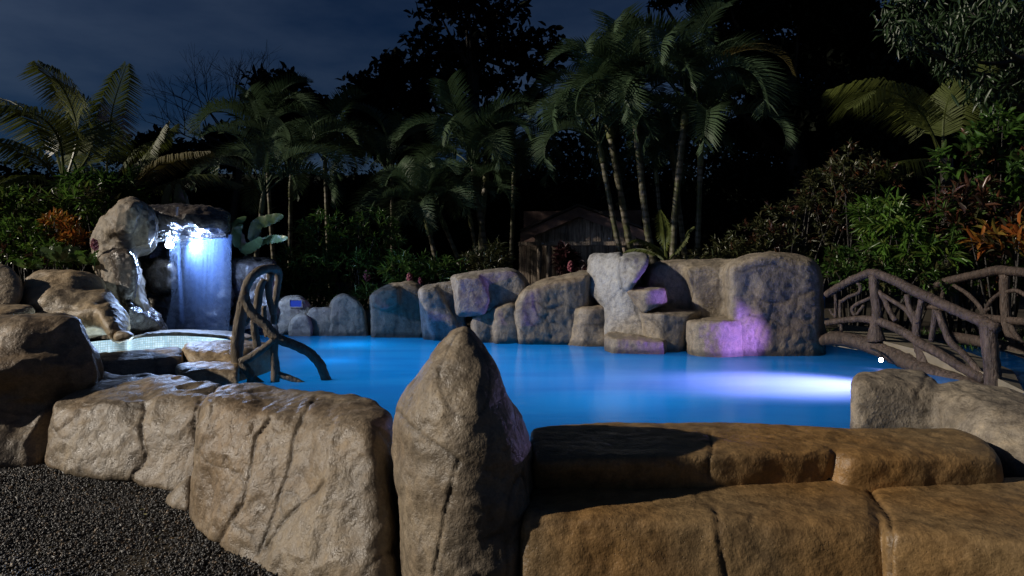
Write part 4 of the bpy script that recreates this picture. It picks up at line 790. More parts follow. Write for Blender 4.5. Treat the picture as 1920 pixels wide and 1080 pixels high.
# ---- fronds
def frond_arrays(pts, n=44, Lmax=.55, wid=.032, t0=.16, droop=.35, sweep=.55, lift=.25, rach=.016, jitter=.06, twist=0.0):
    Q, _ = catmull([Vector(p) for p in pts], [0]*len(pts), 10); m = len(Q); V = []; F = []
    seg = [0]
    for i in range(1, m): seg.append(seg[-1]+(Q[i]-Q[i-1]).length)
    def at(t):
        s = t*seg[-1]; i = min(max(np.searchsorted(seg, s)-1, 0), m-2); f = (s-seg[i])/max(seg[i+1]-seg[i], 1e-6)
        return Q[i].lerp(Q[i+1], f), (Q[min(i+2, m-1)]-Q[max(i-1, 0)]).normalized()
    nr = 14; ring_ = 5
    for i in range(nr+1):
        p, tg = at(i/nr); a = tg.cross(Vector((.02, .03, 1)));
        if a.length < 1e-3: a = Vector((1, 0, 0))
        a.normalize(); b_ = a.cross(tg); r = rach*(1-.85*i/nr)
        for k in range(ring_):
            w = 2*math.pi*k/ring_; V.append(p+a*math.cos(w)*r+b_*math.sin(w)*r)
    for i in range(nr):
        for k in range(ring_): F += [(i*ring_+k, i*ring_+(k+1) % ring_, (i+1)*ring_+(k+1) % ring_), (i*ring_+k, (i+1)*ring_+(k+1) % ring_, (i+1)*ring_+k)]
    for s in (-1, 1):
        for j in range(n):
            t = t0+(1-t0)*(j+.5*random.random())/n; p, tg = at(min(t, .995))
            a = tg.cross(Vector((.02, .03, 1)))
            if a.length < 1e-3: a = Vector((1, 0, 0))
            a.normalize(); upn = a.cross(tg)
            if twist: a, upn = a*math.cos(twist)+upn*math.sin(twist), upn*math.cos(twist)-a*math.sin(twist)
            u = (t-t0)/(1-t0); L = Lmax*(.35+.65*math.sin(math.pi*min(1, .18+.72*u)))*(1-.55*max(0, u-.8)/.2)*random.uniform(.9, 1.08)
            sw = sweep+.5*u+random.uniform(-jitter, jitter)
            d = (a*s*math.cos(sw)+tg*math.sin(sw)+upn*(lift+random.uniform(-jitter, jitter))).normalized()
            dn = Vector((0, 0, -1)); w_ = tg*wid*.5*(.8 if u > .85 else 1)
            m1 = p+d*L*.5+dn*droop*L*.10; d2 = (d+dn*droop*1.4).normalized(); e = m1+d2*L*.5
            b0 = len(V); V += [p-w_*.4, p+w_*.4, m1-w_, m1+w_, e]; F += [(b0, b0+1, b0+3), (b0, b0+3, b0+2), (b0+2, b0+3, b0+4)]
    return np.array([v[:] for v in V]), np.array(F)
def frond_mesh(name, pts, mat, **kw):
    V, F = frond_arrays(pts, **kw); me = bpy.data.meshes.new(name); me.from_pydata([tuple(v) for v in V], [], [tuple(map(int, f)) for f in F]); me.materials.append(mat)
    return me
def arc(e0, bend, L, n=9, p=1.4):
    pts = [Vector((0, 0, 0))]; 
    for i in range(1, n+1):
        e = R(e0)-R(bend)*((i-.5)/n)**p; pts.append(pts[-1]+Vector((math.cos(e), 0, math.sin(e)))*L/n)
    return pts
ARECA = [frond_mesh('frond', arc(e0, bd, 2.45, p=1.5), PALMLEAF, n=46, Lmax=.60, wid=.048, droop=.25, lift=.55, rach=.022, jitter=.04, t0=.24, sweep=.45) for e0, bd in ((84, 105), (76, 135), (68, 155), (60, 160), (52, 165), (74, 120))]
ARECAY = frond_mesh('frond', arc(60, 130, 2.6, p=1.7), YELLOWFROND, n=38, Lmax=.5, wid=.035, droop=.4, lift=.4, rach=.02)
def palm(label, base, top, fr, scale=1.0, nfr=9, group='areca palms behind the far rocks', rad=.075, start=0, azs=None, yellow=None):
    t = empty('areca_palm', base); tag(t, label, 'palm', group); base = Vector(base); top = Vector(top)
    bend = Vector((random.uniform(-.12, .12), random.uniform(-.1, .1), 0)); mid = base.lerp(top, .5)+bend; up = (top-mid).normalized()
    m = MB(); Q, _ = catmull([base, base.lerp(mid, .5)+bend*.25, mid, top], [0]*4, 12); m.tube([q-base for q in Q], [rad*(1.05-.25*i/len(Q))*(1.1 if i % 3 == 0 else .98) for i in range(len(Q))], 10, 1); m.build('trunk', PTRUNK, t)
    m = MB(); a = top-base; m.tube([a, a+up*.25*scale, a+up*.6*scale], [rad*1.0, rad*1.05, rad*.5], 10, 4); m.build('crownshaft', SHAFT, t)
    rot0 = up.to_track_quat('Z', 'Y')
    for i in range(nfr):
        az = azs[i] if azs else start+i*2.39996+random.uniform(-.2, .2)
        k = [0, 5, 1, 2, 1, 2, 3, 3, 4, 4, 4][i % 11]
        o = bpy.data.objects.new('frond', ARECAY if yellow and i in yellow else ARECA[k]); COL.objects.link(o); o.parent = t; o.location = a+up*(.6-.03*i)*scale
        o.rotation_mode = 'QUATERNION'; o.rotation_quaternion = rot0 @ Quaternion((0, 0, 1), az) @ Quaternion((1, 0, 0), random.uniform(-.2, .2)); s = scale*random.uniform(.88, 1.1); o.scale = (s, s, s)
    return t
random.seed(21)
PB = lambda x, y, Y: P(x, y, Y)
def gbase(px, Y, pyb=None): p = P(px, pyb or 520, Y); p.z = .1+max(0, (Y-11.5)*.03); return p
for i, (lab, bx, tx, ty, Y, sc, nf, rd) in enumerate((
    ('leaning palm just right of the hut roof, its trunk the thinner of the close pair', 1196, 1130, 305, 15.0, .95, 11, .065),
    ('green ringed palm leaning left over the hut gable', 1200, 1145, 260, 15.3, 1.05, 12, .085),
    ('tallest palm, pale straight trunk left of the middle of the cluster', 1242, 1192, 240, 15.0, 1.12, 13, .085),
    ('upright palm with a yellow crownshaft and one yellowed frond', 1262, 1282, 235, 14.6, 1.1, 12, .08),
    ('short pale palm standing between the two straight trunks', 1292, 1263, 310, 16.5, .85, 10, .07),
    ('slim palm at the right of the cluster, fronds arching to the right', 1300, 1313, 312, 14.8, 1.05, 10, .065),
    ('low thin palm in the shade behind the middle trunks', 1240, 1232, 345, 17.5, .9, 10, .06))):
    palm(lab, gbase(bx, Y), P(tx, ty, Y), None, sc, nf, rad=rd, start=i*1.3, yellow=(3,) if i == 3 else None)
for i, (lab, bx, tx, ty, Y, sc, nf, rd) in enumerate((
    ('pale trunked palm left of the hut, tallest of the middle clump', 922, 892, 350, 15.5, .95, 12, .08),
    ('straight palm beside the tallest of the middle clump', 912, 910, 342, 16.2, .9, 11, .075),
    ('lone thin palm closest to the left corner of the hut', 952, 963, 345, 17.0, .75, 9, .06),
    ('short leaning palm over the leaning rock with a yellow shaft', 858, 806, 440, 14.5, .8, 10, .06),
    ('second short leaning palm left of the middle clump', 878, 836, 430, 15.0, .75, 10, .055),
    ('slender dark palm among the middle clump', 900, 884, 425, 15.4, .7, 9, .05))):
    palm(lab, gbase(bx, Y), P(tx, ty, Y), None, sc, nf, rad=rd, start=i*.9+.5, group='areca palms left of the hut')
for i, (lab, bx, tx, ty, Y, sc) in enumerate((('dim palm behind the waterfall rocks with a thin pale trunk', 492, 490, 400, 13.5, .8), ('dim palm right of the waterfall with grey fronds', 540, 545, 370, 15.5, .9), ('dark palm with upright fronds left of the middle gap', 620, 610, 330, 17.5, .9),
    ('dark palm high above the waterfall rocks', 520, 500, 300, 17.0, .95), ('shadowy palm left of the short leaning palms', 740, 735, 340, 18.0, .9))):
    palm(lab, gbase(bx, Y), P(tx, ty, Y), None, sc, 9, rad=.055, start=i*.7, group='dim palms behind the waterfall')
# ---- hero coconut fronds
def hero(label, base, fronds, name='coconut_palm', Lm=.8, n=96, mats=None):
    t = empty(name, base); tag(t, label, 'palm', None)
    m = MB(); m.tube([Vector((0, 0, 0)), Vector((0, 0, .5)), Vector((0, 0, max(.8, fronds[0][0].z-base.z-.05)))], [.16, .14, .10], 10, 4); m.build('trunk', BARK, t)
    for i, pts in enumerate(fronds):
        L = sum((b_-a_).length for a_, b_ in zip(pts[:-1], pts[1:]))
        me = frond_mesh('frond', [p-base for p in pts], (mats or {}).get(i, COCOLEAF), n=n, Lmax=Lm*min(1, L/3.0+.2)*1.15, wid=.032, droop=.8, lift=.12, rach=.03, t0=.2, jitter=.05)
        link('frond', me, None, t)
    return t
random.seed(5)
Yl = 12.5
b_ = gbase(115, Yl); hp = lambda *q: [P(x, y, Y) for x, y, Y in q]
hero('coconut palm at the far left with broad lit fronds arching out of view', b_, [hp((112, 345, Yl), (70, 295, 12), (0, 268, 11.6), (-90, 285, 11.2)), hp((120, 340, Yl), (110, 260, 12.2), (60, 212, 11.6), (-60, 200, 11)), hp((125, 335, Yl), (145, 250, 12.8), (120, 170, 12.6), (75, 120, 12.2)),
     hp((110, 350, Yl), (60, 330, 12), (0, 345, 11.6), (-70, 400, 11.4)), hp((128, 345, Yl), (170, 280, 13.2), (160, 200, 13.6), (110, 150, 13.6)), hp((120, 340, Yl), (90, 250, 13.5), (20, 190, 14), (-60, 180, 14.4))], Lm=.85)
b_ = gbase(205, 13.8); hero('young coconut palm with one dark upright frond against the sky', b_, [hp((200, 350, 13.8), (202, 280, 13.8), (212, 200, 13.7), (237, 122, 13.5)), hp((205, 350, 13.8), (250, 290, 14), (300, 260, 14.2), (330, 235, 14.4)), hp((200, 350, 13.8), (170, 310, 14.4), (150, 290, 14.8), (120, 300, 15))], n=90, Lm=.6)
b_ = gbase(235, 11.8); hero('small palm behind the grotto with a yellowed drooping frond', b_, [hp((236, 375, 11.8), (270, 330, 11.8), (320, 297, 11.7), (392, 284, 11.5)), hp((236, 370, 11.8), (260, 320, 12.2), (290, 270, 12.4), (315, 230, 12.5)), hp((236, 372, 11.8), (300, 350, 12.1), (380, 330, 12.3), (450, 345, 12.5))], n=80, Lm=.5, mats={0: YELLOWFROND})
b_ = gbase(1775, 12.6); hero('coconut palm at the right with a glowing arched frond above the bushes', b_, [hp((1762, 292, 12.6), (1735, 225, 12.4), (1690, 180, 12.1), (1640, 170, 11.8), (1600, 200, 11.5)), hp((1765, 290, 12.6), (1720, 205, 13.2), (1650, 163, 13.4), (1560, 168, 13.6)), hp((1768, 292, 12.6), (1770, 220, 12.9), (1790, 160, 13), (1830, 120, 13)), hp((1760, 300, 12.6), (1720, 300, 12), (1680, 305, 11.7), (1645, 320, 11.5))], Lm=.9, n=100)
b_ = gbase(1255, 11.6); hero('low seedling palm with short upright fronds behind the cascade', b_, [hp((1250, 490, 11.6), (1246, 450, 11.6), (1243, 420, 11.5), (1238, 395, 11.4)), hp((1250, 490, 11.6), (1230, 465, 11.4), (1200, 450, 11.3), (1180, 455, 11.2)), hp((1252, 490, 11.6), (1280, 455, 11.6), (1290, 435, 11.6), (1300, 425, 11.6)), hp((1250, 490, 11.6), (1215, 470, 11.8), (1185, 468, 12), (1160, 480, 12))], name='palm_seedling', Lm=.35, n=36)
# ================================================================== broad leaved plants
def broad(name, label, base, leaves, mat, wid=.16, cat='plant', group=None):
    """each leaf: a curved blade with a folded midrib from a list of points"""
    t = empty(name, base); tag(t, label, cat, group); base = Vector(base)
    for pts, w in leaves:
        Q, _ = catmull([Vector(p) for p in pts], [0]*len(pts), 6); n = len(Q); V = []; F = []
        for i, q in enumerate(Q):
            u = i/(n-1); tg = (Q[min(i+1, n-1)]-Q[max(i-1, 0)]).normalized(); view = (q-Vector((0, 0, EYE))).normalized()
            a = tg.cross(view+Vector((random.uniform(-.3, .3), 0, random.uniform(-.3, .3)))).normalized(); nn = a.cross(tg)
            ww = w*max(0.02, math.sin(math.pi*min(1, .08+.92*u))**.6) if u > .12 else w*.12
            V += [q-base-a*ww+nn*ww*.25, q-base, q-base+a*ww+nn*ww*.25]
        for i in range(n-1): F += [(3*i, 3*i+1, 3*i+4, 3*i+3), (3*i+1, 3*i+2, 3*i+5, 3*i+4)]
        mk('leaf', V, F, mat, t)
    return t
random.seed(9)
broad('banana_plant', 'two upright pale banana leaves standing behind the grotto lintel', gbase(325, 11.9), [(hp((314, 430, 11.9), (312, 400, 11.9), (313, 372, 11.8), (318, 345, 11.7)), .09), (hp((338, 430, 11.9), (338, 400, 11.9), (336, 375, 11.8), (333, 343, 11.7)), .10), (hp((346, 430, 12), (347, 395, 12), (345, 372, 12), (340, 355, 12)), .08)], BANANA, cat='plant')
broad('heliconia_plant', 'broad leaved plant with long leaves spreading right of the waterfall', gbase(470, 11.3), [(hp((462, 480, 11.3), (450, 450, 11.2), (440, 425, 11.1), (462, 406, 11)), .09), (hp((470, 470, 11.3), (480, 425, 11.2), (505, 412, 11.1), (532, 404, 11)), .10), (hp((460, 480, 11.2), (462, 470, 11.1), (480, 458, 11), (490, 445, 10.9)), .09), (hp((480, 460, 11.2), (500, 450, 11.1), (520, 448, 11), (540, 446, 10.9)), .07), (hp((450, 470, 11.2), (443, 450, 11.1), (446, 432, 11), (455, 420, 11)), .07)], BANANA)
def bromeliad(label, c, n, L, w, mat, name='bromeliad'):
    lv = []
    for i in range(n):
        az = i*2.4; el = .35+.75*(i/n); d = Vector((math.cos(az)*math.cos(el), math.sin(az)*math.cos(el), math.sin(el)))
        lv.append(([c+d*.02, c+d*L*.4, c+d*L*.75+Vector((0, 0, -.02)), c+d*L+Vector((0, 0, -.10*L/.4))], w))
    return broad(name, label, c-Vector((0, 0, .1)), lv, mat)
bromeliad('green bromeliad rosette on top of the draped rock', P(112, 492, 8.9), 12, .34, .042, BANANA)
bromeliad('small green bromeliad at the left end behind the draped rock', P(50, 505, 8.6), 9, .22, .03, GREENLEAF)
bromeliad('green bromeliad against the grotto pillar with a red flower spike', P(166, 498, 8.9), 9, .30, .04, GREENLEAF)
def flower(label, c, h, r, mat=PINK, name='ginger_flower'):
    t = empty(name, c); tag(t, label, 'flower', None); m = MB()
    m.tube([Vector((0, 0, -h)), Vector((0, 0, 0))], .006, 5, 2); m.build('stem', GREENLEAF, t); m = MB()
    for k in range(16):
        a = k*2.4; z = r*1.8*k/16; q = Vector((0, 0, z)); d = Vector((math.cos(a), math.sin(a), .9)).normalized(); m.tube([q, q+d*r*.6, q+d*r*(1.1-.5*k/16)], [r*.12, r*.3, r*.05], 5, 2, False)
    m.build('petals', mat, t); return t
flower('red flower spike beside the grotto pillar', P(177, 470, 8.8), .3, .07)
flower('pink flower peeping over the brow rock', P(768, 530, 12.0), .3, .08)
flower('small pink flower right of the taller pink flower over the brow rock', P(788, 534, 12.0), .3, .06)
flower('pink flower in front of the dark red plant by the hut', P(1070, 510, 12.5), .4, .09)
flower('dull red flower left of the brow rock in the undergrowth', P(688, 527, 12.4), .3, .09)
# ================================================================== shrubs
RG = 'bushes on the bank beyond the bridge'
def E_(px, py, Y, rx, rz, ry=.6): c = P(px, py, Y); return (tuple(c), (px_r(rx, Y), ry, px_r(rz, Y)))
def gb(px, Y): p = gbase(px, Y); return (p.x, p.y, .02)
shrub('croton_shrub', 'tallest glossy green bush at the right edge under the hanging leaves', gb(1870, 10.0), [E_(1870, 260, 10.3, 70, 60), E_(1790, 290, 10.6, 50, 40), E_(1900, 330, 10.0, 60, 60)], 120, .19, .075, GREENLEAF, 'shrub', RG, parts=110, mat2=CROTON, frac2=.12)
shrub('croton_shrub', 'dark purple red croton bush in the middle of the bank behind the bridge', gb(1800, 9.8), [E_(1800, 390, 10.0, 80, 60), E_(1860, 400, 9.8, 60, 50), E_(1760, 420, 10, 50, 50)], 190, .20, .05, CROTON, 'shrub', RG, parts=150, mat2=GREENLEAF, frac2=.22)
shrub('orange_croton', 'orange leaved croton nearest the bridge rail at the right edge', gb(1880, 9.0), [E_(1885, 450, 9.2, 60, 30, .35), E_(1900, 420, 9.4, 40, 25, .3)], 22, .24, .075, REDLEAF, 'shrub', RG, parts=90, mat2=CROTON, frac2=.3)
shrub('ginger_shrub', 'bright green bush with long narrow leaves above the first bridge post', gb(1690, 9.9), [E_(1680, 440, 10.0, 60, 50), E_(1640, 400, 10.3, 50, 40), E_(1740, 470, 9.6, 60, 30)], 130, .24, .04, BRIGHTLEAF, 'shrub', RG, parts=110, droop=.5)
shrub('olive_shrub', 'dim olive bush sloping down behind the end block rock', gb(1480, 11.4), [E_(1500, 420, 11.4, 90, 60), E_(1430, 450, 11.6, 70, 40), E_(1560, 360, 11.6, 70, 60), E_(1370, 470, 11.8, 50, 30)], 330, .13, .034, OLIVELEAF, 'shrub', RG, parts=0, mat2=CROTON, frac2=.2)
shrub('olive_shrub', 'olive bush with a tall bare shoot at the top of the bank', gb(1600, 11.2), [E_(1600, 300, 11.3, 45, 35), E_(1570, 340, 11.3, 60, 40), E_(1640, 330, 11.3, 60, 40)], 150, .15, .04, OLIVELEAF, 'shrub', RG, parts=60, mat2=CROTON, frac2=.25)
shrub('green_shrub', 'mixed green bush low behind the rails of the bridge', gb(1620, 9.8), [E_(1590, 500, 10.2, 60, 40), E_(1640, 510, 9.8, 60, 45), E_(1720, 520, 9.6, 70, 40)], 220, .13, .04, GREENLEAF, 'shrub', RG, parts=120, mat2=OLIVELEAF, frac2=.4)
shrub('green_shrub', 'dense low bush behind the rear bridge rail at the right edge', gb(1860, 9.8), [E_(1840, 520, 10.0, 80, 40), E_(1900, 500, 9.8, 60, 60)], 180, .15, .045, BRIGHTLEAF, 'shrub', RG, parts=90, mat2=CROTON, frac2=.3)
LGR = 'bushes at the left behind the draped rock'
shrub('croton_shrub', 'orange and yellow croton bush left of the grotto pillar', gb(105, 9.8), [E_(110, 425, 9.8, 34, 32, .35), E_(140, 445, 9.7, 20, 20, .3)], 55, .12, .035, REDLEAF, 'shrub', LGR, parts=120)
shrub('green_shrub', 'bright green bush under the orange croton at the left edge', gb(50, 9.6), [E_(40, 450, 9.6, 60, 45, .5), E_(100, 475, 9.4, 60, 25, .4)], 210, .11, .036, BRIGHTLEAF, 'shrub', LGR, parts=160, mat2=CROTON, frac2=.1)
shrub('green_shrub', 'leafy green bush below the coconut palm at the left edge', gb(40, 10.6), [E_(50, 385, 10.5, 80, 40, .6), E_(150, 380, 10.8, 60, 40, .6), E_(-30, 380, 10.4, 60, 50)], 260, .16, .036, BRIGHTLEAF, 'shrub', LGR, parts=110, droop=.5, mat2=OLIVELEAF, frac2=.3)
shrub('ginger_shrub', 'bush with long narrow leaves climbing above the grotto pillar', gb(200, 11.6), [E_(190, 360, 11.6, 60, 30), E_(240, 350, 11.8, 40, 30), E_(150, 345, 11.8, 50, 30)], 110, .26, .04, GREENLEAF, 'shrub', LGR, parts=60, droop=.5)
UG = 'dark undergrowth plants behind the far rocks'
for lab, bx, Y, bxs, mat, nr, ll, lw in (
    ('dark ferny undergrowth right of the heliconia plant', 570, 12.6, [E_(570, 500, 12.4, 60, 50), E_(610, 450, 12.8, 60, 60)], GREENLEAF, 230, .16, .03),
    ('dark leafy mound above the domed rock', 660, 12.6, [E_(650, 500, 12.6, 60, 45), E_(700, 450, 13.2, 60, 60)], GREENLEAF, 220, .15, .035),
    ('dark ferns crowding the low rocks right of the handrail', 600, 12.2, [E_(590, 560, 12.1, 90, 30, .4), E_(520, 540, 12.2, 40, 40, .4), E_(690, 560, 12.2, 30, 30, .4)], GREENLEAF, 240, .15, .03),
    ('low green clump above the brow rock and leaning rock', 770, 12.4, [E_(760, 500, 12.4, 50, 35), E_(830, 505, 12.4, 50, 25)], GREENLEAF, 150, .18, .03),
    ('dark clump of narrow leaves left of the hut wall', 930, 12.6, [E_(930, 490, 12.8, 30, 40), E_(890, 500, 12.6, 40, 30)], OLIVELEAF, 120, .18, .03),
    ('low leaves behind the right end of the cascade wall', 1330, 11.6, [E_(1320, 485, 11.8, 60, 20), E_(1400, 470, 12.2, 40, 20)], OLIVELEAF, 120, .13, .035)):
    shrub('undergrowth_plant', lab, gb(bx, Y), bxs, nr, ll, lw, mat, 'plant', UG, stem=True, droop=.4)
shrub('red_cordyline', 'dark red leaved plant in front of the hut wall', gb(1062, 13.5), [E_(1062, 490, 13.4, 22, 32, .25)], 60, .22, .04, TIPLANT, 'plant', None, per=9, parts=100)
shrub('red_cordyline', 'low dark red plant at the foot of the hut beside the pillar rock', gb(1095, 13.0), [E_(1095, 512, 12.8, 16, 14, .2)], 22, .16, .035, TIPLANT, 'plant', None, parts=0)
# grass behind the bridge
n = 5000; gp = np.stack([RS.uniform(4.6, 12, n), RS.uniform(8.6, 11, n), np.full(n, .03)], 1)
gD = np.stack([RS.normal(0, .4, n), RS.normal(0, .4, n), np.ones(n)], 1)
go = leaf_cloud('grass', gp, gD, RS.uniform(.05, .13, n), RS.uniform(.008, .014, n), GREENLEAF, None); tag(go, 'short green grass on the bank behind the bridge', None, None, 'stuff')
# ================================================================== forest trees
def tree(name, label, base, clumps, leaf, nleaf, mat, rad=.3, group=None, trunk_top=None, flat=.55, shape=(LT, LFt), wid=.55, hang=0.0, mats=None):
    t = empty(name, base); tag(t, label, 'tree', group); base = Vector(base); m = MB()
    top = Vector(trunk_top)-base if trunk_top else sum((Vector(c) for c, r in clumps), Vector())/len(clumps)-base
    m.tube([Vector((0, 0, 0)), top*.5+Vector((random.uniform(-.3, .3), 0, 0)), top], [rad, rad*.75, rad*.45], 9, 5); m.build('trunk', BARK, t)
    m = MB(); pos = []; D = []
    w = np.array([r for c, r in clumps])**2; w /= w.sum()
    for (c, r), f in zip(clumps, w):
        c = Vector(c)-base; s = top*random.uniform(.55, .95); mid = s.lerp(c, .55)+Vector((0, 0, -.08*(c-s).length))
        m.tube([s, mid, c], [rad*.35, rad*.2, rad*.06], 6, 4, False)
        k = max(6, int(nleaf*f)); nb = max(3, k//22)
        for j in range(nb):
            d = RS.randn(3); d /= np.linalg.norm(d); q = np.array(c)+d*r*np.array([1, 1, flat])*RS.uniform(.35, 1.0)
            m.tube([c, Vector(np.array(c)*.4+q*.6)+Vector((0, 0, -.05*r)), Vector(q)], [rad*.09, rad*.05, rad*.02], 4, 2, False)
            kk = k//nb; pos.append(q+RS.normal(0, .10*r+leaf*.35, (kk, 3))*np.array([1, 1, flat])); dd = RS.randn(kk, 3)+np.array([0, 0, .15-hang*3]); D.append(dd)
    m.build('branch', BARK, t)
    pos = np.concatenate(pos); D = np.concatenate(D); n = len(pos)
    o = leaf_cloud('crown', pos, D, leaf*RS.uniform(.6, 1.25, n), leaf*wid*RS.uniform(.7, 1.2, n), mat, t, roll=.6, tmpl=shape[0], tf=shape[1]); o['kind'] = 'stuff'
    return t
random.seed(33)
TG = 'dark forest trees behind the garden'
def cl(Y, *a): return [(tuple(P(x, y, Y+random.uniform(-2, 2))), px_r(r, Y)) for x, y, r in a]
def tb_(px, Y): p = P(px, 520, Y); p.z = .2; return p
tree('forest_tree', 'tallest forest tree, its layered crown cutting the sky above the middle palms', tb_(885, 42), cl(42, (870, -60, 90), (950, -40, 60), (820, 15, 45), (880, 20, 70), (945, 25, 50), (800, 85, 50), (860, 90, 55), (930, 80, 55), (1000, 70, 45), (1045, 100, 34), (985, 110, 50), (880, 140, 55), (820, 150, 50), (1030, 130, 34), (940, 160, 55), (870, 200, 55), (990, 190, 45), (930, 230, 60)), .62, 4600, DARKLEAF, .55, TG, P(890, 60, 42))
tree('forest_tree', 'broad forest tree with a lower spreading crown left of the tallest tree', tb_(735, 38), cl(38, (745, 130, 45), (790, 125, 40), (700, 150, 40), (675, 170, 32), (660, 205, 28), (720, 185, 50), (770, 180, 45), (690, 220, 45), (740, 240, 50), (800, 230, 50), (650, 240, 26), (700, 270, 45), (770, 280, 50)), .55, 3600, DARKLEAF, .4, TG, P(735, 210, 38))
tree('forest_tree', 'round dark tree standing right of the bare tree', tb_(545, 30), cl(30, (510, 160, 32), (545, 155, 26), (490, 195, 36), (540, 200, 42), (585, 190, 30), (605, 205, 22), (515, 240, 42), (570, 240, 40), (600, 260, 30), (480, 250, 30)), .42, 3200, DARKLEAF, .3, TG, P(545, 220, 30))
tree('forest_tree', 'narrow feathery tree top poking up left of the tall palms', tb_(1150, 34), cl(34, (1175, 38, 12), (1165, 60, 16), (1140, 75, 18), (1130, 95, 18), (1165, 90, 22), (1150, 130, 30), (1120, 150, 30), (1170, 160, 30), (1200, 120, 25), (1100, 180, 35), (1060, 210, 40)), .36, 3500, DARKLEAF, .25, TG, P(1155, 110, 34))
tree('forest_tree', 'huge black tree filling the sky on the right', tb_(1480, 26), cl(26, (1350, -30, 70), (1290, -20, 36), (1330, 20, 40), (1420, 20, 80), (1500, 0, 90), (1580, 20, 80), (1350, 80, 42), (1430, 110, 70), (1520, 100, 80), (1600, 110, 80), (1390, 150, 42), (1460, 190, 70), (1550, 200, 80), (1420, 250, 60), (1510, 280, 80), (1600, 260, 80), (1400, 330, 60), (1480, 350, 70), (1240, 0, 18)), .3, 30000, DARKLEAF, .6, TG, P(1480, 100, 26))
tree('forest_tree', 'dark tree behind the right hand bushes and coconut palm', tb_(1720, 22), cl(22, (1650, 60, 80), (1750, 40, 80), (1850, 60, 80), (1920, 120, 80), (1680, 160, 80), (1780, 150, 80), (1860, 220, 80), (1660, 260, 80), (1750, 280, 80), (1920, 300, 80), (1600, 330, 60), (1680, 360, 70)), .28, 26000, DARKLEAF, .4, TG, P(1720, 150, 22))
tree('weeping_tree', 'tree with long hanging glossy leaves over the top right corner', tb_(2050, 12.5), cl(12.5, (1700, 10, 40), (1760, 40, 50), (1830, 30, 60), (1900, 40, 60), (1740, 90, 45), (1800, 110, 50), (1870, 110, 60), (1920, 150, 50), (1850, 160, 36), (1690, 60, 30), (1960, 60, 60)), .24, 2600, WEEP, .2, None, P(1960, 10, 12.5), wid=.2, hang=.5)
tree('forest_tree', 'low dark tree on the skyline left of the bare tree', tb_(290, 34), cl(34, (270, 270, 28), (300, 265, 28), (330, 285, 30), (380, 280, 30), (250, 300, 30), (310, 310, 40), (420, 260, 36), (440, 300, 40), (360, 320, 40)), .42, 3000, DARKLEAF, .25, TG, P(320, 290, 34))
bt = empty('bare_tree', tb_(420, 26)); tag(bt, 'leafless tree with thin forked twigs against the sky above the waterfall', 'tree', TG)
random.seed(12)
def bare(m, p, d, L, r, lv):
    q = p+d*L; m.tube([p, p.lerp(q, .5)+Vector((random.uniform(-.05, .05), 0, random.uniform(-.03, .05)))*L, q], [r, r*.85, r*.65], 5, 2, False)
    if lv == 0: return
    for k in range(3 if random.random() < .45 else 2):
        nd = (d+Vector((random.gauss(0, .42), random.gauss(0, .3), random.gauss(.05, .25)))).normalized(); bare(m, q, nd, L*random.uniform(.68, .9), r*.6, lv-1)
m = MB(); b0 = Vector(bt.location); tr0 = P(452, 290, 26)-b0
m.tube([Vector((0, 0, 0)), tr0*.5, tr0], [.2, .16, .11], 8, 4, False); m.build('trunk', BARK, bt); m = MB()
for tgx, tgy in ((440, 215), (400, 225), (470, 210), (385, 250), (360, 262)):
    d = (P(tgx, tgy, 26)-P(452, 290, 26)); bare(m, tr0, d.normalized(), d.length*.62, .055, 5)
m.build('branch', BARK, bt)
# black forest mass closing the view below the tree tops, and an added unseen leaf wall at left blocking the sun
def forest(name, label, pts, n, leaf, mat=DARKLEAF):
    pos = []; 
    for (x0, y0, x1, y1, h0, h1, dep, k) in pts:
        u = RS.rand(k); z = RS.rand(k)**.8; x = x0+(x1-x0)*u; y = y0+(y1-y0)*u
        h = (h0+(h1-h0)*u)*(1+.18*vnoise(np.c_[x*.35, y*.35, x*0])+.1*vnoise(np.c_[x*1.3, y*1.3, x*0+5]))
        pos.append(np.stack([x+RS.normal(0, .5, k), y+RS.rand(k)*dep, z*h], 1))
    pos = np.concatenate(pos); o = leaf_cloud(name, pos, RS.randn(len(pos), 3), leaf*RS.uniform(.6, 1.3, len(pos)), leaf*.7*RS.uniform(.7, 1.2, len(pos)), mat, None, tmpl=QT, tf=QF)
    tag(o, label, None, None, 'stuff'); return o
forest('forest_thicket', 'black wood behind the palms', [(-34, 44, 34, 44, 7.6, 8.5, 6, 18000), (-34, 52, 34, 52, 8, 9, 8, 12000), (-34, 47, 34, 47, 7.5, 8.5, 8, 18000), (-2, 30, 22, 26, 5.6, 9, 3, 24000), (-16, 26, -1, 28, 4.2, 5.2, 3, 18000), (-40, 36, -15, 32, 5.5, 6.0, 3, 12000)], 0, .34)
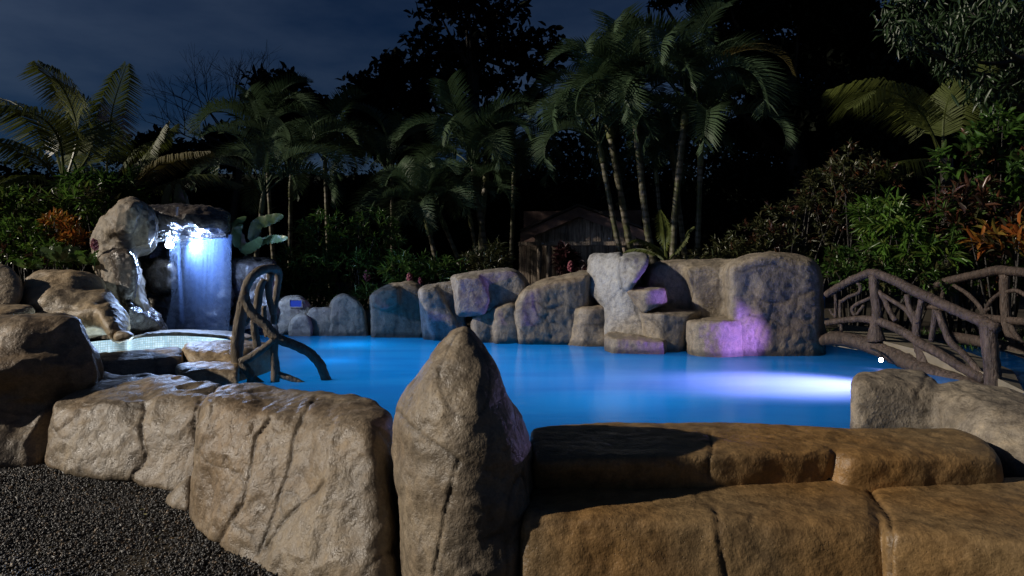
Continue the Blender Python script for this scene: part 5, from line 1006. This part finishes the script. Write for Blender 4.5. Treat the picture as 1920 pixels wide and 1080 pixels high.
def flank_wall(segs):
    pos = []
    for (x0, y0, x1, y1, z0, za, zb, dep, k) in segs:
        u = RS.rand(k); h = za+(zb-za)*u; pos.append(np.stack([x0+(x1-x0)*u+RS.normal(0, .6, k), y0+(y1-y0)*u+RS.rand(k)*dep, z0+RS.rand(k)*(h-z0)], 1))
    pos = np.concatenate(pos); n = len(pos); o = leaf_cloud('shade_flank', pos, RS.randn(n, 3), 1.3*RS.uniform(.6, 1.3, n), .9*RS.uniform(.7, 1.2, n), DARKLEAF, None, tmpl=QT, tf=QF)
    tag(o, 'added dark leaf wall out of view at the left, shading the far trees', None, None, 'stuff')
flank_wall([(-20, 11.6, -21, 15, 13.5, 26, 28, 2, 4500), (-21, 15, -66, 56, 0, 26, 46, 5, 26000)])  # added leaves out of view, placed to keep sun off the background
# wooded rise closing the view behind the forest
hx = np.linspace(-150, 150, 60); hy = np.array([57, 62, 75, 110.]); hz = np.array([-1, 8.2, 11, 10.]); HX, HY_ = np.meshgrid(hx, hy, indexing='ij')
HZ = np.tile(hz, (60, 1))*(1+.12*vnoise(np.c_[HX.ravel()*.06, HY_.ravel()*.06, HX.ravel()*0]).reshape(HX.shape)); ii = np.arange(240).reshape(60, 4)
tag(mk('hill', np.stack([HX.ravel(), HY_.ravel(), HZ.ravel()], 1), np.stack([ii[:-1, :-1].ravel(), ii[1:, :-1].ravel(), ii[1:, 1:].ravel(), ii[:-1, 1:].ravel()], 1), mat_simple('hill_scrub', (.012, .016, .010), .9, .1, .5, .6, .5)), 'low dark wooded rise behind the forest', None, None, 'structure')
# a few dropped leaves on the gravel and on the ledge
n = 46; lp = np.stack([RS.uniform(-3.6, -1.2, n), RS.uniform(3.3, 5.0, n), np.full(n, -.483)], 1); lp = lp[inside(lp[:, 0], lp[:, 1], GRAV)]; n = len(lp)
lD = RS.normal(0, 1, (n, 3)); lD[:, 2] *= .12
tag(leaf_cloud('leaf_litter', lp, lD, RS.uniform(.015, .04, n), RS.uniform(.008, .016, n), mat_leaf('dry_leaf', [(.22, .13, .05), (.30, .20, .08), (.16, .17, .05)], .6, .1), None), 'scattered dry leaves on the dark gravel', None, None, 'stuff')
